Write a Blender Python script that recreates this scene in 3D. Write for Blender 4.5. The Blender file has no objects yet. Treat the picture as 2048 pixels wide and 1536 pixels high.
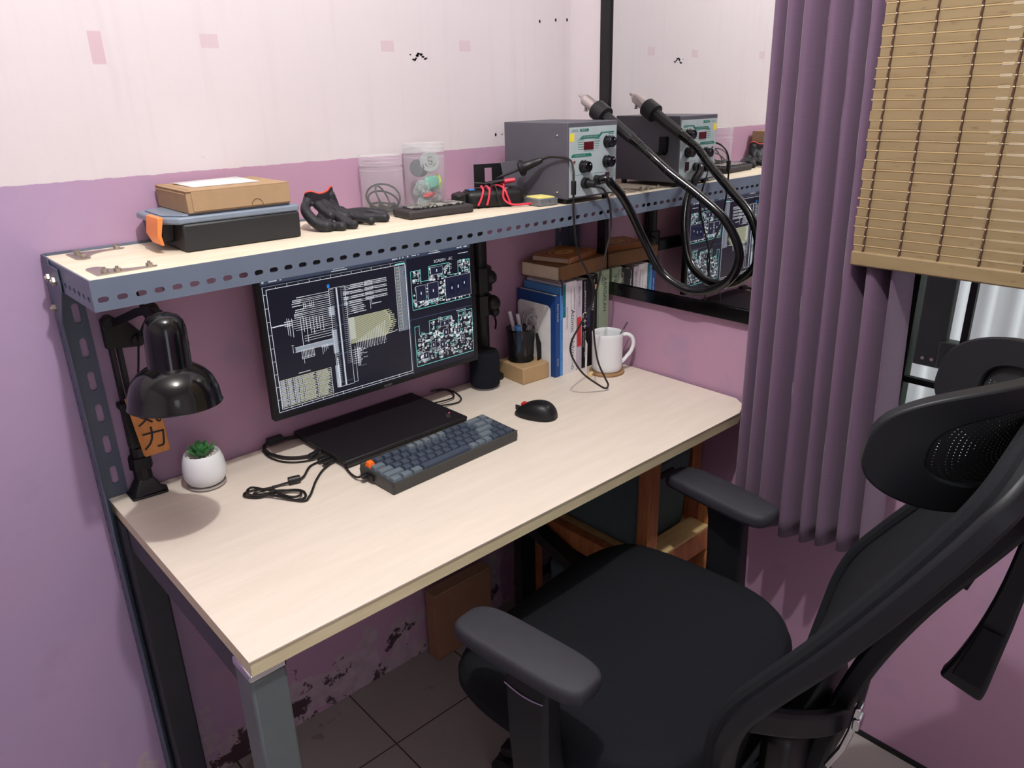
import bpy, bmesh, math, random
from mathutils import Matrix, Vector
PI = math.pi
rnd = random.Random(7)
scn = bpy.context.scene
COL = scn.collection

# ------------------------------------------------------------------ camera
camd = bpy.data.cameras.new('camera')
cam = bpy.data.objects.new('camera', camd)
COL.objects.link(cam)
camd.sensor_width = 36.0
camd.lens = 1517.3 * 36.0 / 2048.0
camd.clip_start = 0.02
_R = [(0.73811175, -0.67429743, -0.02267194),
      (-0.25685898, -0.24977671, -0.93361398),
      (0.62387058, 0.69493494, -0.35756248)]
_M = Matrix(((_R[0][0], -_R[1][0], -_R[2][0]),
             (_R[0][1], -_R[1][1], -_R[2][1]),
             (_R[0][2], -_R[1][2], -_R[2][2]))).to_4x4()
_M.translation = (-0.27235, -1.4421, 1.43953)
cam.matrix_world = _M
scn.camera = cam

# ------------------------------------------------------------------ view, world, lights
scn.view_settings.view_transform = 'Standard'
scn.view_settings.look = 'None'
scn.view_settings.exposure = -0.1
scn.view_settings.gamma = 1.0
scn.view_settings.use_curve_mapping = False
world = bpy.data.worlds.new('world')
scn.world = world
world.use_nodes = True
bg = world.node_tree.nodes['Background']
bg.inputs[0].default_value = (0.93, 0.98, 1.0, 1)
bg.inputs[1].default_value = 2.3

def lamp(name, kind, loc, energy, color, **kw):
    l = bpy.data.lights.new(name, kind)
    l.energy = energy
    l.color = color
    for k, v in kw.items():
        setattr(l, k, v)
    o = bpy.data.objects.new(name, l)
    o.location = loc
    COL.objects.link(o)
    return o
lamp('ceiling_bulb_light', 'POINT', (0.10, -1.05, 2.50), 79, (1.0, 0.992, 0.962), shadow_soft_size=0.022)

# ------------------------------------------------------------------ materials
def lin(c):
    c = c / 255.0
    return c / 12.92 if c <= 0.04045 else ((c + 0.055) / 1.055) ** 2.4
def rgb(r, g, b):
    return (lin(r), lin(g), lin(b), 1)
def nt(name):
    m = bpy.data.materials.new(name)
    m.use_nodes = True
    n = m.node_tree
    return m, n, n.nodes['Principled BSDF']
def mat(name, col, rough=0.5, metal=0.0, spec=0.5, vary=0.06, scale=30, bump=0.0, bscale=200, trans=0, ior=1.45, alpha=1, coat=0, sheen=0):
    m, n, b = nt(name)
    b.inputs['Roughness'].default_value = rough
    b.inputs['Metallic'].default_value = metal
    b.inputs['Specular IOR Level'].default_value = spec
    b.inputs['Transmission Weight'].default_value = trans
    b.inputs['IOR'].default_value = ior
    b.inputs['Coat Weight'].default_value = coat
    b.inputs['Sheen Weight'].default_value = sheen
    tc = n.nodes.new('ShaderNodeTexCoord')
    nz = n.nodes.new('ShaderNodeTexNoise')
    nz.inputs['Scale'].default_value = scale
    nz.inputs['Detail'].default_value = 4
    n.links.new(tc.outputs['Object'], nz.inputs['Vector'])
    mx = n.nodes.new('ShaderNodeMix')
    mx.data_type = 'RGBA'
    c = rgb(*col)
    mx.inputs[6].default_value = [x * (1 - vary * 2) for x in c[:3]] + [1]
    mx.inputs[7].default_value = [min(1, x * (1 + vary * 2)) for x in c[:3]] + [1]
    n.links.new(nz.outputs['Fac'], mx.inputs[0])
    n.links.new(mx.outputs[2], b.inputs['Base Color'])
    if bump:
        n2 = n.nodes.new('ShaderNodeTexNoise')
        n2.inputs['Scale'].default_value = bscale
        n.links.new(tc.outputs['Object'], n2.inputs['Vector'])
        bp = n.nodes.new('ShaderNodeBump')
        bp.inputs['Strength'].default_value = bump
        bp.inputs['Distance'].default_value = 0.002
        n.links.new(n2.outputs['Fac'], bp.inputs['Height'])
        n.links.new(bp.outputs[0], b.inputs['Normal'])
    return m
def emis(name, col, s):
    m, n, b = nt(name)
    b.inputs['Base Color'].default_value = (0, 0, 0, 1)
    b.inputs['Roughness'].default_value = 0.35
    b.inputs['Emission Color'].default_value = rgb(*col)
    b.inputs['Emission Strength'].default_value = s
    return m

class N:   # small node-graph helper
    def __init__(s, m):
        s.t = m.node_tree
    def new(s, k, **kw):
        x = s.t.nodes.new(k)
        for a, v in kw.items():
            setattr(x, a, v)
        return x
    def link(s, a, b):
        s.t.links.new(a, b)
    def math(s, op, a, b=None, c=None):
        x = s.new('ShaderNodeMath', operation=op)
        for i, v in enumerate((a, b, c)):
            if v is None: continue
            if isinstance(v, (int, float)): x.inputs[i].default_value = v
            else: s.link(v, x.inputs[i])
        return x.outputs[0]
    def mix(s, f, a, b):
        x = s.new('ShaderNodeMix', data_type='RGBA')
        for i, v in ((0, f), (6, a), (7, b)):
            if isinstance(v, (int, float, tuple, list)): x.inputs[i].default_value = v
            else: s.link(v, x.inputs[i])
        return x.outputs[2]
    def noise(s, vec, scale, detail=4, rough=0.5):
        x = s.new('ShaderNodeTexNoise')
        x.inputs['Scale'].default_value = scale
        x.inputs['Detail'].default_value = detail
        x.inputs['Roughness'].default_value = rough
        s.link(vec, x.inputs['Vector'])
        return x.outputs['Fac']
    def ramp(s, f, lo, hi):
        x = s.new('ShaderNodeMapRange')
        x.interpolation_type = 'SMOOTHSTEP'
        x.inputs[1].default_value = lo
        x.inputs[2].default_value = hi
        s.link(f, x.inputs[0])
        return x.outputs[0]

def wall_mat(name, axis):
    m, t, b = nt(name)
    g = N(m)
    geo = g.new('ShaderNodeNewGeometry')
    sep = g.new('ShaderNodeSeparateXYZ')
    g.link(geo.outputs['Position'], sep.inputs[0])
    Z = sep.outputs[2]
    X = sep.outputs[0] if axis == 'x' else sep.outputs[1]
    pos = geo.outputs['Position']
    low = g.mix(g.noise(pos, 5), rgb(160, 141, 176), rgb(172, 144, 174))
    lowp = g.mix(g.noise(pos, 5), rgb(176, 138, 162), rgb(182, 144, 170))
    low = g.mix(g.ramp(g.math('ADD', sep.outputs[0], g.math('MULTIPLY', g.noise(pos, 2.5), 0.3)), 0.05, 0.5), low, lowp)
    low = g.mix(g.math('MULTIPLY', g.ramp(g.noise(pos, 9), 0.55, 0.7), 0.5), low, rgb(158, 136, 164))
    up = g.mix(g.noise(pos, 4), rgb(205, 195, 200), rgb(211, 202, 206))
    st = g.new('ShaderNodeMapping')
    st.inputs['Scale'].default_value = (1, 1, 0.06)
    g.link(pos, st.inputs[0])
    up = g.mix(g.math('MULTIPLY', g.ramp(g.noise(st.outputs[0], 38), 0.5, 0.75), 0.4), up, rgb(200, 187, 194))
    edge = g.math('ADD', 1.321, g.math('MULTIPLY', g.math('SUBTRACT', g.noise(pos, 40), 0.5), 0.006))
    f = g.math('GREATER_THAN', Z, edge)
    col = g.mix(f, low, up)
    if axis == 'x':
        def boxmask(cx, cz, w, h):
            a = g.ramp(g.math('ABSOLUTE', g.math('SUBTRACT', X, cx)), w * 0.9, w)
            c = g.ramp(g.math('ABSOLUTE', g.math('SUBTRACT', Z, cz)), h * 0.9, h)
            return g.math('MULTIPLY', g.math('SUBTRACT', 1, a), g.math('SUBTRACT', 1, c))
        for cx, cz, w, h, s_ in ((0.137, 1.524, 0.011, 0.026, 0.7), (0.324, 1.538, 0.017, 0.012, 0.45), (0.698, 1.537, 0.017, 0.011, 0.45), (0.905, 1.541, 0.017, 0.012, 0.4)):
            col = g.mix(g.math('MULTIPLY', boxmask(cx, cz, w, h), s_), col, rgb(192, 158, 170))
        # bare plaster and dark mould where the paint has come off just above the floor
        n1 = g.noise(pos, 7, 8, 0.62)
        lowz = g.math('SUBTRACT', 1, g.ramp(Z, 0.02, 0.30))
        pz = g.math('MULTIPLY', g.ramp(g.math('ADD', n1, g.math('MULTIPLY', lowz, 0.24)), 0.66, 0.70), g.math('LESS_THAN', Z, 0.42))
        col = g.mix(pz, col, g.mix(g.noise(pos, 30, 6), rgb(196, 178, 184), rgb(150, 128, 140)))
        n2 = g.noise(pos, 11, 8, 0.7)
        pz2 = g.math('MULTIPLY', g.ramp(g.math('ADD', n2, g.math('MULTIPLY', lowz, 0.22)), 0.735, 0.755), g.math('LESS_THAN', Z, 0.3))
        col = g.mix(pz2, col, rgb(74, 56, 62))
    sc = g.ramp(g.noise(pos, 22, 6, 0.7), 0.66, 0.74)
    col = g.mix(g.math('MULTIPLY', sc, 0.25), col, rgb(130, 105, 130))
    g.link(col, b.inputs['Base Color'])
    b.inputs['Roughness'].default_value = 0.55
    b.inputs['Specular IOR Level'].default_value = 0.35
    bp = g.new('ShaderNodeBump')
    bp.inputs['Strength'].default_value = 0.25
    bp.inputs['Distance'].default_value = 0.004
    g.link(g.noise(pos, 25, 3), bp.inputs['Height'])
    g.link(bp.outputs[0], b.inputs['Normal'])
    return m

def floor_mat():
    m, t, b = nt('floor_tile')
    g = N(m)
    geo = g.new('ShaderNodeNewGeometry')
    sep = g.new('ShaderNodeSeparateXYZ')
    g.link(geo.outputs['Position'], sep.inputs[0])
    def line(o, off):
        f = g.math('FRACT', g.math('DIVIDE', g.math('ADD', o, off), 0.30))
        d = g.math('ABSOLUTE', g.math('SUBTRACT', f, 0.5))
        return g.math('GREATER_THAN', d, 0.494)
    gr = g.math('MAXIMUM', line(sep.outputs[0], -0.432 + 3), line(sep.outputs[1], 0.215 + 3))
    pos = geo.outputs['Position']
    tile = g.mix(g.noise(pos, 3, 6), rgb(164, 158, 154), rgb(148, 142, 140))
    tile = g.mix(g.math('MULTIPLY', g.ramp(g.noise(pos, 9, 7, 0.65), 0.62, 0.66), 0.5), tile, rgb(112, 94, 92))
    g.link(g.mix(gr, tile, rgb(70, 58, 60)), b.inputs['Base Color'])
    b.inputs['Roughness'].default_value = 0.22
    return m

def wood_mat(name, a, c, stretch=(1, 12, 12), scale=6, rough=0.45, rings=0.5):
    m, t, b = nt(name)
    g = N(m)
    tc = g.new('ShaderNodeTexCoord')
    mp = g.new('ShaderNodeMapping')
    mp.inputs['Scale'].default_value = stretch
    g.link(tc.outputs['Object'], mp.inputs[0])
    n1 = g.noise(mp.outputs[0], scale, 6, 0.6)
    n2 = g.noise(mp.outputs[0], scale * 5, 4, 0.7)
    f = g.math('ADD', g.math('MULTIPLY', n1, 1 - rings * 0.5), g.math('MULTIPLY', n2, rings * 0.5))
    g.link(g.mix(g.ramp(f, 0.35, 0.68), rgb(*a), rgb(*c)), b.inputs['Base Color'])
    b.inputs['Roughness'].default_value = rough
    return m

M = {}
M['wall_x'] = wall_mat('painted_wall', 'x')
M['wall_y'] = wall_mat('painted_side_wall', 'y')
M['floor'] = floor_mat()
M['ceiling'] = mat('ceiling_paint', (228, 224, 222), 0.8)
M['desk'] = wood_mat('pale_laminate', (217, 205, 192), (225, 212, 200), (1.2, 9, 9), 5, 0.42)
M['deskedge'] = wood_mat('edge_band', (212, 199, 160), (222, 210, 174), (2, 10, 10), 9, 0.5)
M['ply'] = wood_mat('shelf_plywood', (214, 200, 178), (228, 216, 196), (1.5, 9, 9), 5, 0.55)
M['angle'] = mat('blue_grey_steel', (104, 114, 132), 0.42, 0.0, 0.5, 0.05, 14)
M['anglepost'] = mat('dark_blue_grey_steel', (84, 92, 110), 0.45, 0.0, 0.5, 0.06, 14)
M['zinc'] = mat('zinc', (176, 168, 158), 0.32, 0.85)
M['legdark'] = mat('charcoal_steel', (44, 46, 52), 0.45)
M['leggrey'] = mat('grey_steel', (96, 104, 106), 0.42, 0.1)
M['chrome'] = mat('chrome', (205, 205, 208), 0.12, 1.0)
M['black'] = mat('black_plastic', (17, 17, 20), 0.45)
M['blackgloss'] = mat('black_enamel', (9, 9, 12), 0.13, 0, 0.6, 0.02)
M['blackmatte'] = mat('black_matte', (22, 22, 26), 0.75, 0, 0.3)
M['rubber'] = mat('black_rubber', (24, 24, 27), 0.42, 0, 0.5)
M['cable'] = mat('cable_rubber', (28, 25, 24), 0.42)
M['armpad'] = mat('grey_armpad', (50, 50, 57), 0.62, 0, 0.35, 0.04, 40, 0.3, 900)
M['seat'] = mat('black_seat_fabric', (25, 27, 32), 0.9, 0, 0.2, 0.08, 200, 0.6, 1400)
M['chairplastic'] = mat('chair_plastic', (23, 25, 29), 0.5, 0, 0.4)
M['white'] = mat('white_plastic', (228, 228, 228), 0.45)
M['ceramic'] = mat('white_ceramic', (226, 228, 231), 0.22, 0, 0.5, 0.01)
M['paper'] = mat('white_paper', (238, 236, 236), 0.8)
M['card'] = mat('cardboard', (166, 138, 108), 0.8, 0, 0.2, 0.05, 60)
M['carddark'] = mat('cardboard_edge', (120, 90, 60), 0.85)
M['kraft'] = mat('kraft_box', (178, 148, 110), 0.75, 0, 0.2, 0.04, 50)
M['toolblack'] = mat('toolbox_black', (36, 37, 40), 0.5)
M['toollid'] = mat('toolbox_grey_lid', (122, 134, 150), 0.35, 0, 0.5, 0.04)
M['orange'] = mat('orange_plastic', (240, 140, 70), 0.45)
M['orangekey'] = mat('orange_keycap', (250, 110, 30), 0.5)
M['keydark'] = mat('dark_keycap', (62, 70, 86), 0.5)
M['keylight'] = mat('grey_keycap', (98, 108, 118), 0.5)
M['kbcase'] = mat('keyboard_case', (58, 58, 58), 0.45)
M['laptop'] = mat('laptop_black', (25, 23, 27), 0.5, 0, 0.4, 0.05, 5)
M['stngrey'] = mat('station_grey', (84, 82, 92), 0.5, 0, 0.5, 0.03, 40, 0.15, 900)
M['stnpanel'] = mat('station_panel', (172, 183, 187), 0.45)
M['green'] = mat('panel_green', (30, 112, 96), 0.5)
M['yellow'] = mat('yellow_label', (236, 214, 60), 0.6)
M['redlead'] = mat('red_lead', (220, 60, 80), 0.4)
M['redglass'] = mat('red_display', (84, 14, 22), 0.15)
M['gloveblk'] = mat('nitrile_black', (38, 38, 43), 0.5, 0, 0.4, 0.1, 60, 0.4, 300)
M['gloveknit'] = mat('knit_black', (44, 40, 46), 0.9, 0, 0.2, 0.08, 300, 0.6, 900)
M['red'] = mat('red_plastic', (200, 40, 36), 0.4)
M['leaf'] = mat('succulent_leaf', (62, 122, 66), 0.45, 0, 0.5, 0.2, 40)
M['soil'] = mat('gravel', (206, 200, 190), 0.8, 0, 0.3, 0.2, 80)
M['tag'] = wood_mat('wooden_tag', (176, 108, 48), (196, 128, 62), (12, 12, 1.5), 6, 0.5)
M['ink'] = mat('black_ink', (26, 20, 20), 0.6)
M['wood'] = wood_mat('orange_wood', (160, 96, 56), (190, 128, 76), (9, 9, 1), 6, 0.45)
M['woodpale'] = wood_mat('pale_wood', (196, 166, 112), (212, 184, 130), (2, 9, 9), 6, 0.5)
M['teal'] = mat('grey_green_plastic', (74, 98, 96), 0.5)
M['cork'] = mat('cork_wood', (158, 122, 84), 0.6)
M['dgreen'] = mat('dark_green_paint', (36, 44, 38), 0.6)
M['bamboo'] = None
M['steelspoon'] = mat('steel', (150, 140, 146), 0.25, 1.0)

def glass_mat(name, tint=(245, 248, 248), rough=0.02, ior=1.2, mixf=0.0):
    m, t, b = nt(name)
    b.inputs['Base Color'].default_value = rgb(*tint)
    b.inputs['Transmission Weight'].default_value = 1.0
    b.inputs['Roughness'].default_value = rough
    b.inputs['IOR'].default_value = ior
    return m
def thin_mat(name, base, alpha, rough=0.1):
    m, t, b = nt(name)
    g = N(m)
    tr = g.new('ShaderNodeBsdfTransparent')
    ms = g.new('ShaderNodeMixShader')
    fr = g.new('ShaderNodeLayerWeight')
    fr.inputs['Blend'].default_value = 0.35
    b.inputs['Base Color'].default_value = rgb(*base)
    b.inputs['Roughness'].default_value = rough
    f = g.math('ADD', alpha, g.math('MULTIPLY', g.math('POWER', fr.outputs['Facing'], 2.0), 0.5))
    g.link(f, ms.inputs[0])
    g.link(tr.outputs[0], ms.inputs[1])
    g.link(b.outputs[0], ms.inputs[2])
    g.link(ms.outputs[0], t.nodes['Material Output'].inputs[0])
    return m
M['jar'] = thin_mat('clear_plastic_jar', (226, 230, 232), 0.14, 0.06)
M['bag'] = thin_mat('clear_plastic_bag', (190, 205, 205), 0.35, 0.15)
M['pane'] = thin_mat('window_glass', (200, 210, 212), 0.02, 0.02)
def mirror_mat():
    m, t, b = nt('mirror_silver')
    b.inputs['Base Color'].default_value = (0.80, 0.81, 0.80, 1)
    b.inputs['Metallic'].default_value = 1
    b.inputs['Roughness'].default_value = 0.01
    return m
M['mirror'] = mirror_mat()

def mesh_mat():
    # woven back mesh: opaque threads with see-through holes between them
    m, t, b = nt('woven_mesh')
    g = N(m)
    tc = g.new('ShaderNodeTexCoord')
    sep = g.new('ShaderNodeSeparateXYZ')
    g.link(tc.outputs['UV'], sep.inputs[0])
    b.inputs['Base Color'].default_value = rgb(28, 30, 33)
    b.inputs['Roughness'].default_value = 0.7
    def w(o, n):
        f = g.math('FRACT', g.math('MULTIPLY', o, n))
        return g.math('ABSOLUTE', g.math('SUBTRACT', f, 0.5))
    hole = g.math('MULTIPLY', g.math('LESS_THAN', w(sep.outputs[0], 60), 0.075), g.math('LESS_THAN', w(sep.outputs[1], 40), 0.13))
    tr = g.new('ShaderNodeBsdfTransparent')
    ms = g.new('ShaderNodeMixShader')
    g.link(hole, ms.inputs[0])
    g.link(b.outputs[0], ms.inputs[1])
    g.link(tr.outputs[0], ms.inputs[2])
    g.link(ms.outputs[0], t.nodes['Material Output'].inputs[0])
    return m
M['mesh'] = mesh_mat()

def curtain_mat():
    m, t, b = nt('purple_curtain')
    g = N(m)
    tc = g.new('ShaderNodeTexCoord')
    mp = g.new('ShaderNodeMapping')
    mp.inputs['Scale'].default_value = (3, 3, 60)
    g.link(tc.outputs['Object'], mp.inputs[0])
    g.link(g.mix(g.noise(mp.outputs[0], 9, 4), rgb(92, 69, 93), rgb(104, 79, 103)), b.inputs['Base Color'])
    b.inputs['Roughness'].default_value = 0.85
    b.inputs['Sheen Weight'].default_value = 0.2
    return m
M['curtain'] = curtain_mat()
def bamboo_mat():
    m, t, b = nt('bamboo')
    g = N(m)
    oi = g.new('ShaderNodeTexCoord')
    mp = g.new('ShaderNodeMapping')
    mp.inputs['Scale'].default_value = (1, 4, 45)
    g.link(oi.outputs['Object'], mp.inputs[0])
    c = g.mix(g.noise(mp.outputs[0], 2, 3), rgb(134, 114, 82), rgb(156, 136, 102))
    mp2 = g.new('ShaderNodeMapping')
    mp2.inputs['Scale'].default_value = (1, 30, 120)
    g.link(oi.outputs['Object'], mp2.inputs[0])
    c = g.mix(g.math('MULTIPLY', g.ramp(g.noise(mp2.outputs[0], 1.2, 3), 0.6, 0.75), 0.6), c, rgb(112, 90, 62))
    g.link(c, b.inputs['Base Color'])
    b.inputs['Roughness'].default_value = 0.35
    # thin strips let some daylight through
    tl = g.new('ShaderNodeBsdfTranslucent')
    g.link(c, tl.inputs[0])
    ms = g.new('ShaderNodeMixShader')
    ms.inputs[0].default_value = 0.10
    g.link(b.outputs[0], ms.inputs[1])
    g.link(tl.outputs[0], ms.inputs[2])
    g.link(ms.outputs[0], t.nodes['Material Output'].inputs[0])
    return m
M['bamboo'] = bamboo_mat()

# ------------------------------------------------------------------ geometry helper
OFF = {}
def fset(o, label=None, cat=None, group=None, kind=None):
    if label: o['label'] = label
    if cat: o['category'] = cat
    if group: o['group'] = group
    if kind: o['kind'] = kind
    return o
def thing(name, label, cat, loc=(0, 0, 0), rotz=0.0, group=None, local=False):
    o = bpy.data.objects.new(name, None)
    o.empty_display_size = 0.02
    COL.objects.link(o)
    o.location = loc
    o.rotation_euler = (0, 0, rotz)
    OFF[o] = Vector((0, 0, 0)) if (local or rotz) else Vector(loc)
    return fset(o, label, cat, group)

def basis(d):
    d = Vector(d).normalized()
    u = d.cross(Vector((0, 0, 1)))
    if u.length < 1e-3: u = Vector((1, 0, 0))
    u.normalize()
    return d, u, d.cross(u).normalized()

def smooth(pts, n=6, closed=False):
    P = [Vector(p) for p in pts]
    out = []
    L = len(P)
    rng = L if closed else L - 1
    for i in range(rng):
        if closed: a, b, c, d = P[i - 1], P[i], P[(i + 1) % L], P[(i + 2) % L]
        else: a, b, c, d = P[max(i - 1, 0)], P[i], P[i + 1], P[min(i + 2, L - 1)]
        for k in range(n):
            t = k / n
            out.append(0.5 * ((2 * b) + (c - a) * t + (2 * a - 5 * b + 4 * c - d) * t * t + (3 * b - a - 3 * c + d) * t ** 3))
    if not closed: out.append(P[-1])
    return out

class G:
    def __init__(s):
        s.v = []; s.f = []; s.uv = {}
    def add(s, vs, fs):
        o = len(s.v)
        s.v += [Vector(v) for v in vs]
        s.f += [tuple(i + o for i in f) for f in fs]
        return s
    def box(s, a, b):
        x0, y0, z0 = a; x1, y1, z1 = b
        return s.add([(x0, y0, z0), (x1, y0, z0), (x1, y1, z0), (x0, y1, z0), (x0, y0, z1), (x1, y0, z1), (x1, y1, z1), (x0, y1, z1)],
                     [(0, 3, 2, 1), (4, 5, 6, 7), (0, 1, 5, 4), (1, 2, 6, 5), (2, 3, 7, 6), (3, 0, 4, 7)])
    def obox(s, c, sx, sy, sz, m):      # box centred at c, m = 3x3 rotation
        r = []
        for k in ((-1, -1, -1), (1, -1, -1), (1, 1, -1), (-1, 1, -1), (-1, -1, 1), (1, -1, 1), (1, 1, 1), (-1, 1, 1)):
            r.append(Vector(c) + m @ Vector((k[0] * sx / 2, k[1] * sy / 2, k[2] * sz / 2)))
        return s.add(r, [(0, 3, 2, 1), (4, 5, 6, 7), (0, 1, 5, 4), (1, 2, 6, 5), (2, 3, 7, 6), (3, 0, 4, 7)])
    def taper(s, c, w, d, z0, z1, w2, d2):
        r = [(c[0] + i * w / 2, c[1] + j * d / 2, z0) for i, j in ((-1, -1), (1, -1), (1, 1), (-1, 1))]
        r += [(c[0] + i * w2 / 2, c[1] + j * d2 / 2, z1) for i, j in ((-1, -1), (1, -1), (1, 1), (-1, 1))]
        return s.add(r, [(0, 3, 2, 1), (4, 5, 6, 7), (0, 1, 5, 4), (1, 2, 6, 5), (2, 3, 7, 6), (3, 0, 4, 7)])
    def cyl(s, a, b, r0, r1=None, n=20, caps=True):
        if r1 is None: r1 = r0
        a = Vector(a); b = Vector(b)
        d, u, w = basis(b - a)
        vs = []
        for p, r in ((a, r0), (b, r1)):
            for k in range(n):
                t = 2 * PI * k / n
                vs.append(p + u * math.cos(t) * r + w * math.sin(t) * r)
        fs = [(k, (k + 1) % n, n + (k + 1) % n, n + k) for k in range(n)]
        if caps: fs += [tuple(range(n))[::-1], tuple(range(n, 2 * n))]
        return s.add(vs, fs)
    def tube(s, pts, r, n=10, closed=False):
        P = [Vector(p) for p in pts]
        L = len(P)
        rr = r if isinstance(r, (list, tuple)) else [r] * L
        vs = []; u = None
        for i in range(L):
            if closed: d = P[(i + 1) % L] - P[i - 1]
            else: d = P[min(i + 1, L - 1)] - P[max(i - 1, 0)]
            if d.length < 1e-9: d = Vector((0, 0, 1))
            d.normalize()
            if u is None: _, u, w = basis(d)
            else:
                u = u - d * u.dot(d)
                if u.length < 1e-6: _, u, w = basis(d)
                u.normalize()
            w = d.cross(u)
            for k in range(n):
                t = 2 * PI * k / n
                vs.append(P[i] + u * math.cos(t) * rr[i] + w * math.sin(t) * rr[i])
        fs = []
        for i in range(L if closed else L - 1):
            j = (i + 1) % L
            for k in range(n):
                fs.append((i * n + k, i * n + (k + 1) % n, j * n + (k + 1) % n, j * n + k))
        if not closed:
            fs.append(tuple(range(n))[::-1]); fs.append(tuple(range((L - 1) * n, L * n)))
        return s.add(vs, fs)
    def bar(s, pts, w, h, up=(0, 0, 1)):          # rectangular section swept along pts; w across, h along 'up'
        P = [Vector(p) for p in pts]
        L = len(P); vs = []
        up = Vector(up)
        ww = w if isinstance(w, (list, tuple)) else [w] * L
        hh = h if isinstance(h, (list, tuple)) else [h] * L
        for i in range(L):
            d = (P[min(i + 1, L - 1)] - P[max(i - 1, 0)]).normalized()
            a = d.cross(up)
            if a.length < 1e-4: a = Vector((1, 0, 0))
            a.normalize(); b = a.cross(d).normalized()
            for i1, i2 in ((-1, -1), (1, -1), (1, 1), (-1, 1)):
                vs.append(P[i] + a * i1 * ww[i] / 2 + b * i2 * hh[i] / 2)
        fs = []
        for i in range(L - 1):
            for k in range(4):
                fs.append((i * 4 + k, i * 4 + (k + 1) % 4, i * 4 + 4 + (k + 1) % 4, i * 4 + 4 + k))
        fs += [(3, 2, 1, 0), tuple(range((L - 1) * 4, L * 4))]
        return s.add(vs, fs)
    def lathe(s, prof, c=(0, 0, 0), n=36, m=None, sx=1, sy=1):
        vs = []; c = Vector(c)
        for r, z in prof:
            for k in range(n):
                t = 2 * PI * k / n
                p = Vector((r * math.cos(t) * sx, r * math.sin(t) * sy, z))
                if m is not None: p = m @ p
                vs.append(c + p)
        fs = []
        for i in range(len(prof) - 1):
            for k in range(n):
                fs.append((i * n + k, i * n + (k + 1) % n, (i + 1) * n + (k + 1) % n, (i + 1) * n + k))
        if prof[0][0] > 1e-6: fs.append(tuple(range(n))[::-1])
        if prof[-1][0] > 1e-6: fs.append(tuple(range((len(prof) - 1) * n, len(prof) * n)))
        return s.add(vs, fs)
    def prism(s, poly, d):
        d = Vector(d); n = len(poly)
        vs = [Vector(p) for p in poly] + [Vector(p) + d for p in poly]
        return s.add(vs, [tuple(range(n))[::-1], tuple(range(n, 2 * n))] + [(k, (k + 1) % n, n + (k + 1) % n, n + k) for k in range(n)])
    def quad(s, a, b, c, d):
        return s.add([a, b, c, d], [(0, 1, 2, 3)])
    def ball(s, c, r, n=14, sc=(1, 1, 1)):
        prof = [(max(1e-7, math.sin(PI * k / n)) * r, -math.cos(PI * k / n) * r) for k in range(n + 1)]
        c = Vector(c); o = G().lathe(prof, (0, 0, 0), n * 2)
        return s.add([c + Vector((v.x * sc[0], v.y * sc[1], v.z * sc[2])) for v in o.v], o.f)
    def grid(s, fn, nu, nv, closeu=False):
        vs = []
        for j in range(nv + 1):
            for i in range(nu + (0 if closeu else 1)):
                vs.append(fn(i / nu, j / nv))
        W = nu if closeu else nu + 1
        fs = []
        o = len(s.v)
        for j in range(nv):
            for i in range(nu):
                i2 = (i + 1) % W if closeu else i + 1
                fs.append((j * W + i, j * W + i2, (j + 1) * W + i2, (j + 1) * W + i))
                s.uv[len(s.f) + len(fs) - 1] = [(i / nu, j / nv), ((i + 1) / nu, j / nv), ((i + 1) / nu, (j + 1) / nv), (i / nu, (j + 1) / nv)]
        return s.add(vs, fs)
    def obj(s, name, m, parent=None, bevel=0.0, ang=35, sub=0, solid=0, seg=2, recalc=True, weld=True):
        if parent is not None: off = OFF.get(parent, Vector((0, 0, 0)))
        else:
            lo = Vector((min(v.x for v in s.v), min(v.y for v in s.v), min(v.z for v in s.v)))
            hi = Vector((max(v.x for v in s.v), max(v.y for v in s.v), max(v.z for v in s.v)))
            off = Vector(((lo.x + hi.x) / 2, (lo.y + hi.y) / 2, lo.z))
        me = bpy.data.meshes.new(name)
        me.from_pydata([v - off for v in s.v], [], s.f)
        if s.uv:
            uvl = me.uv_layers.new(name='UVMap')
            for p in me.polygons:
                if p.index in s.uv:
                    for q, li in enumerate(p.loop_indices):
                        uvl.data[li].uv = s.uv[p.index][q]
        if recalc:
            b = bmesh.new(); b.from_mesh(me)
            if weld: bmesh.ops.remove_doubles(b, verts=b.verts, dist=1e-6)
            bmesh.ops.recalc_face_normals(b, faces=b.faces)
            b.to_mesh(me); b.free()
        me.materials.append(M[m] if isinstance(m, str) else m)
        me.shade_smooth()
        me.set_sharp_from_angle(angle=math.radians(ang))
        o = bpy.data.objects.new(name, me)
        COL.objects.link(o)
        if parent is not None:
            o.parent = parent
            OFF[o] = off
        else:
            o.location = off
        if bevel:
            bv = o.modifiers.new('bevel', 'BEVEL')
            bv.width = bevel; bv.segments = seg; bv.limit_method = 'ANGLE'; bv.angle_limit = math.radians(40)
            bv.harden_normals = False
        if solid:
            sd = o.modifiers.new('solid', 'SOLIDIFY'); sd.thickness = solid; sd.offset = 0
        if sub:
            ss = o.modifiers.new('sub', 'SUBSURF'); ss.levels = sub; ss.render_levels = sub
        return o

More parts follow.
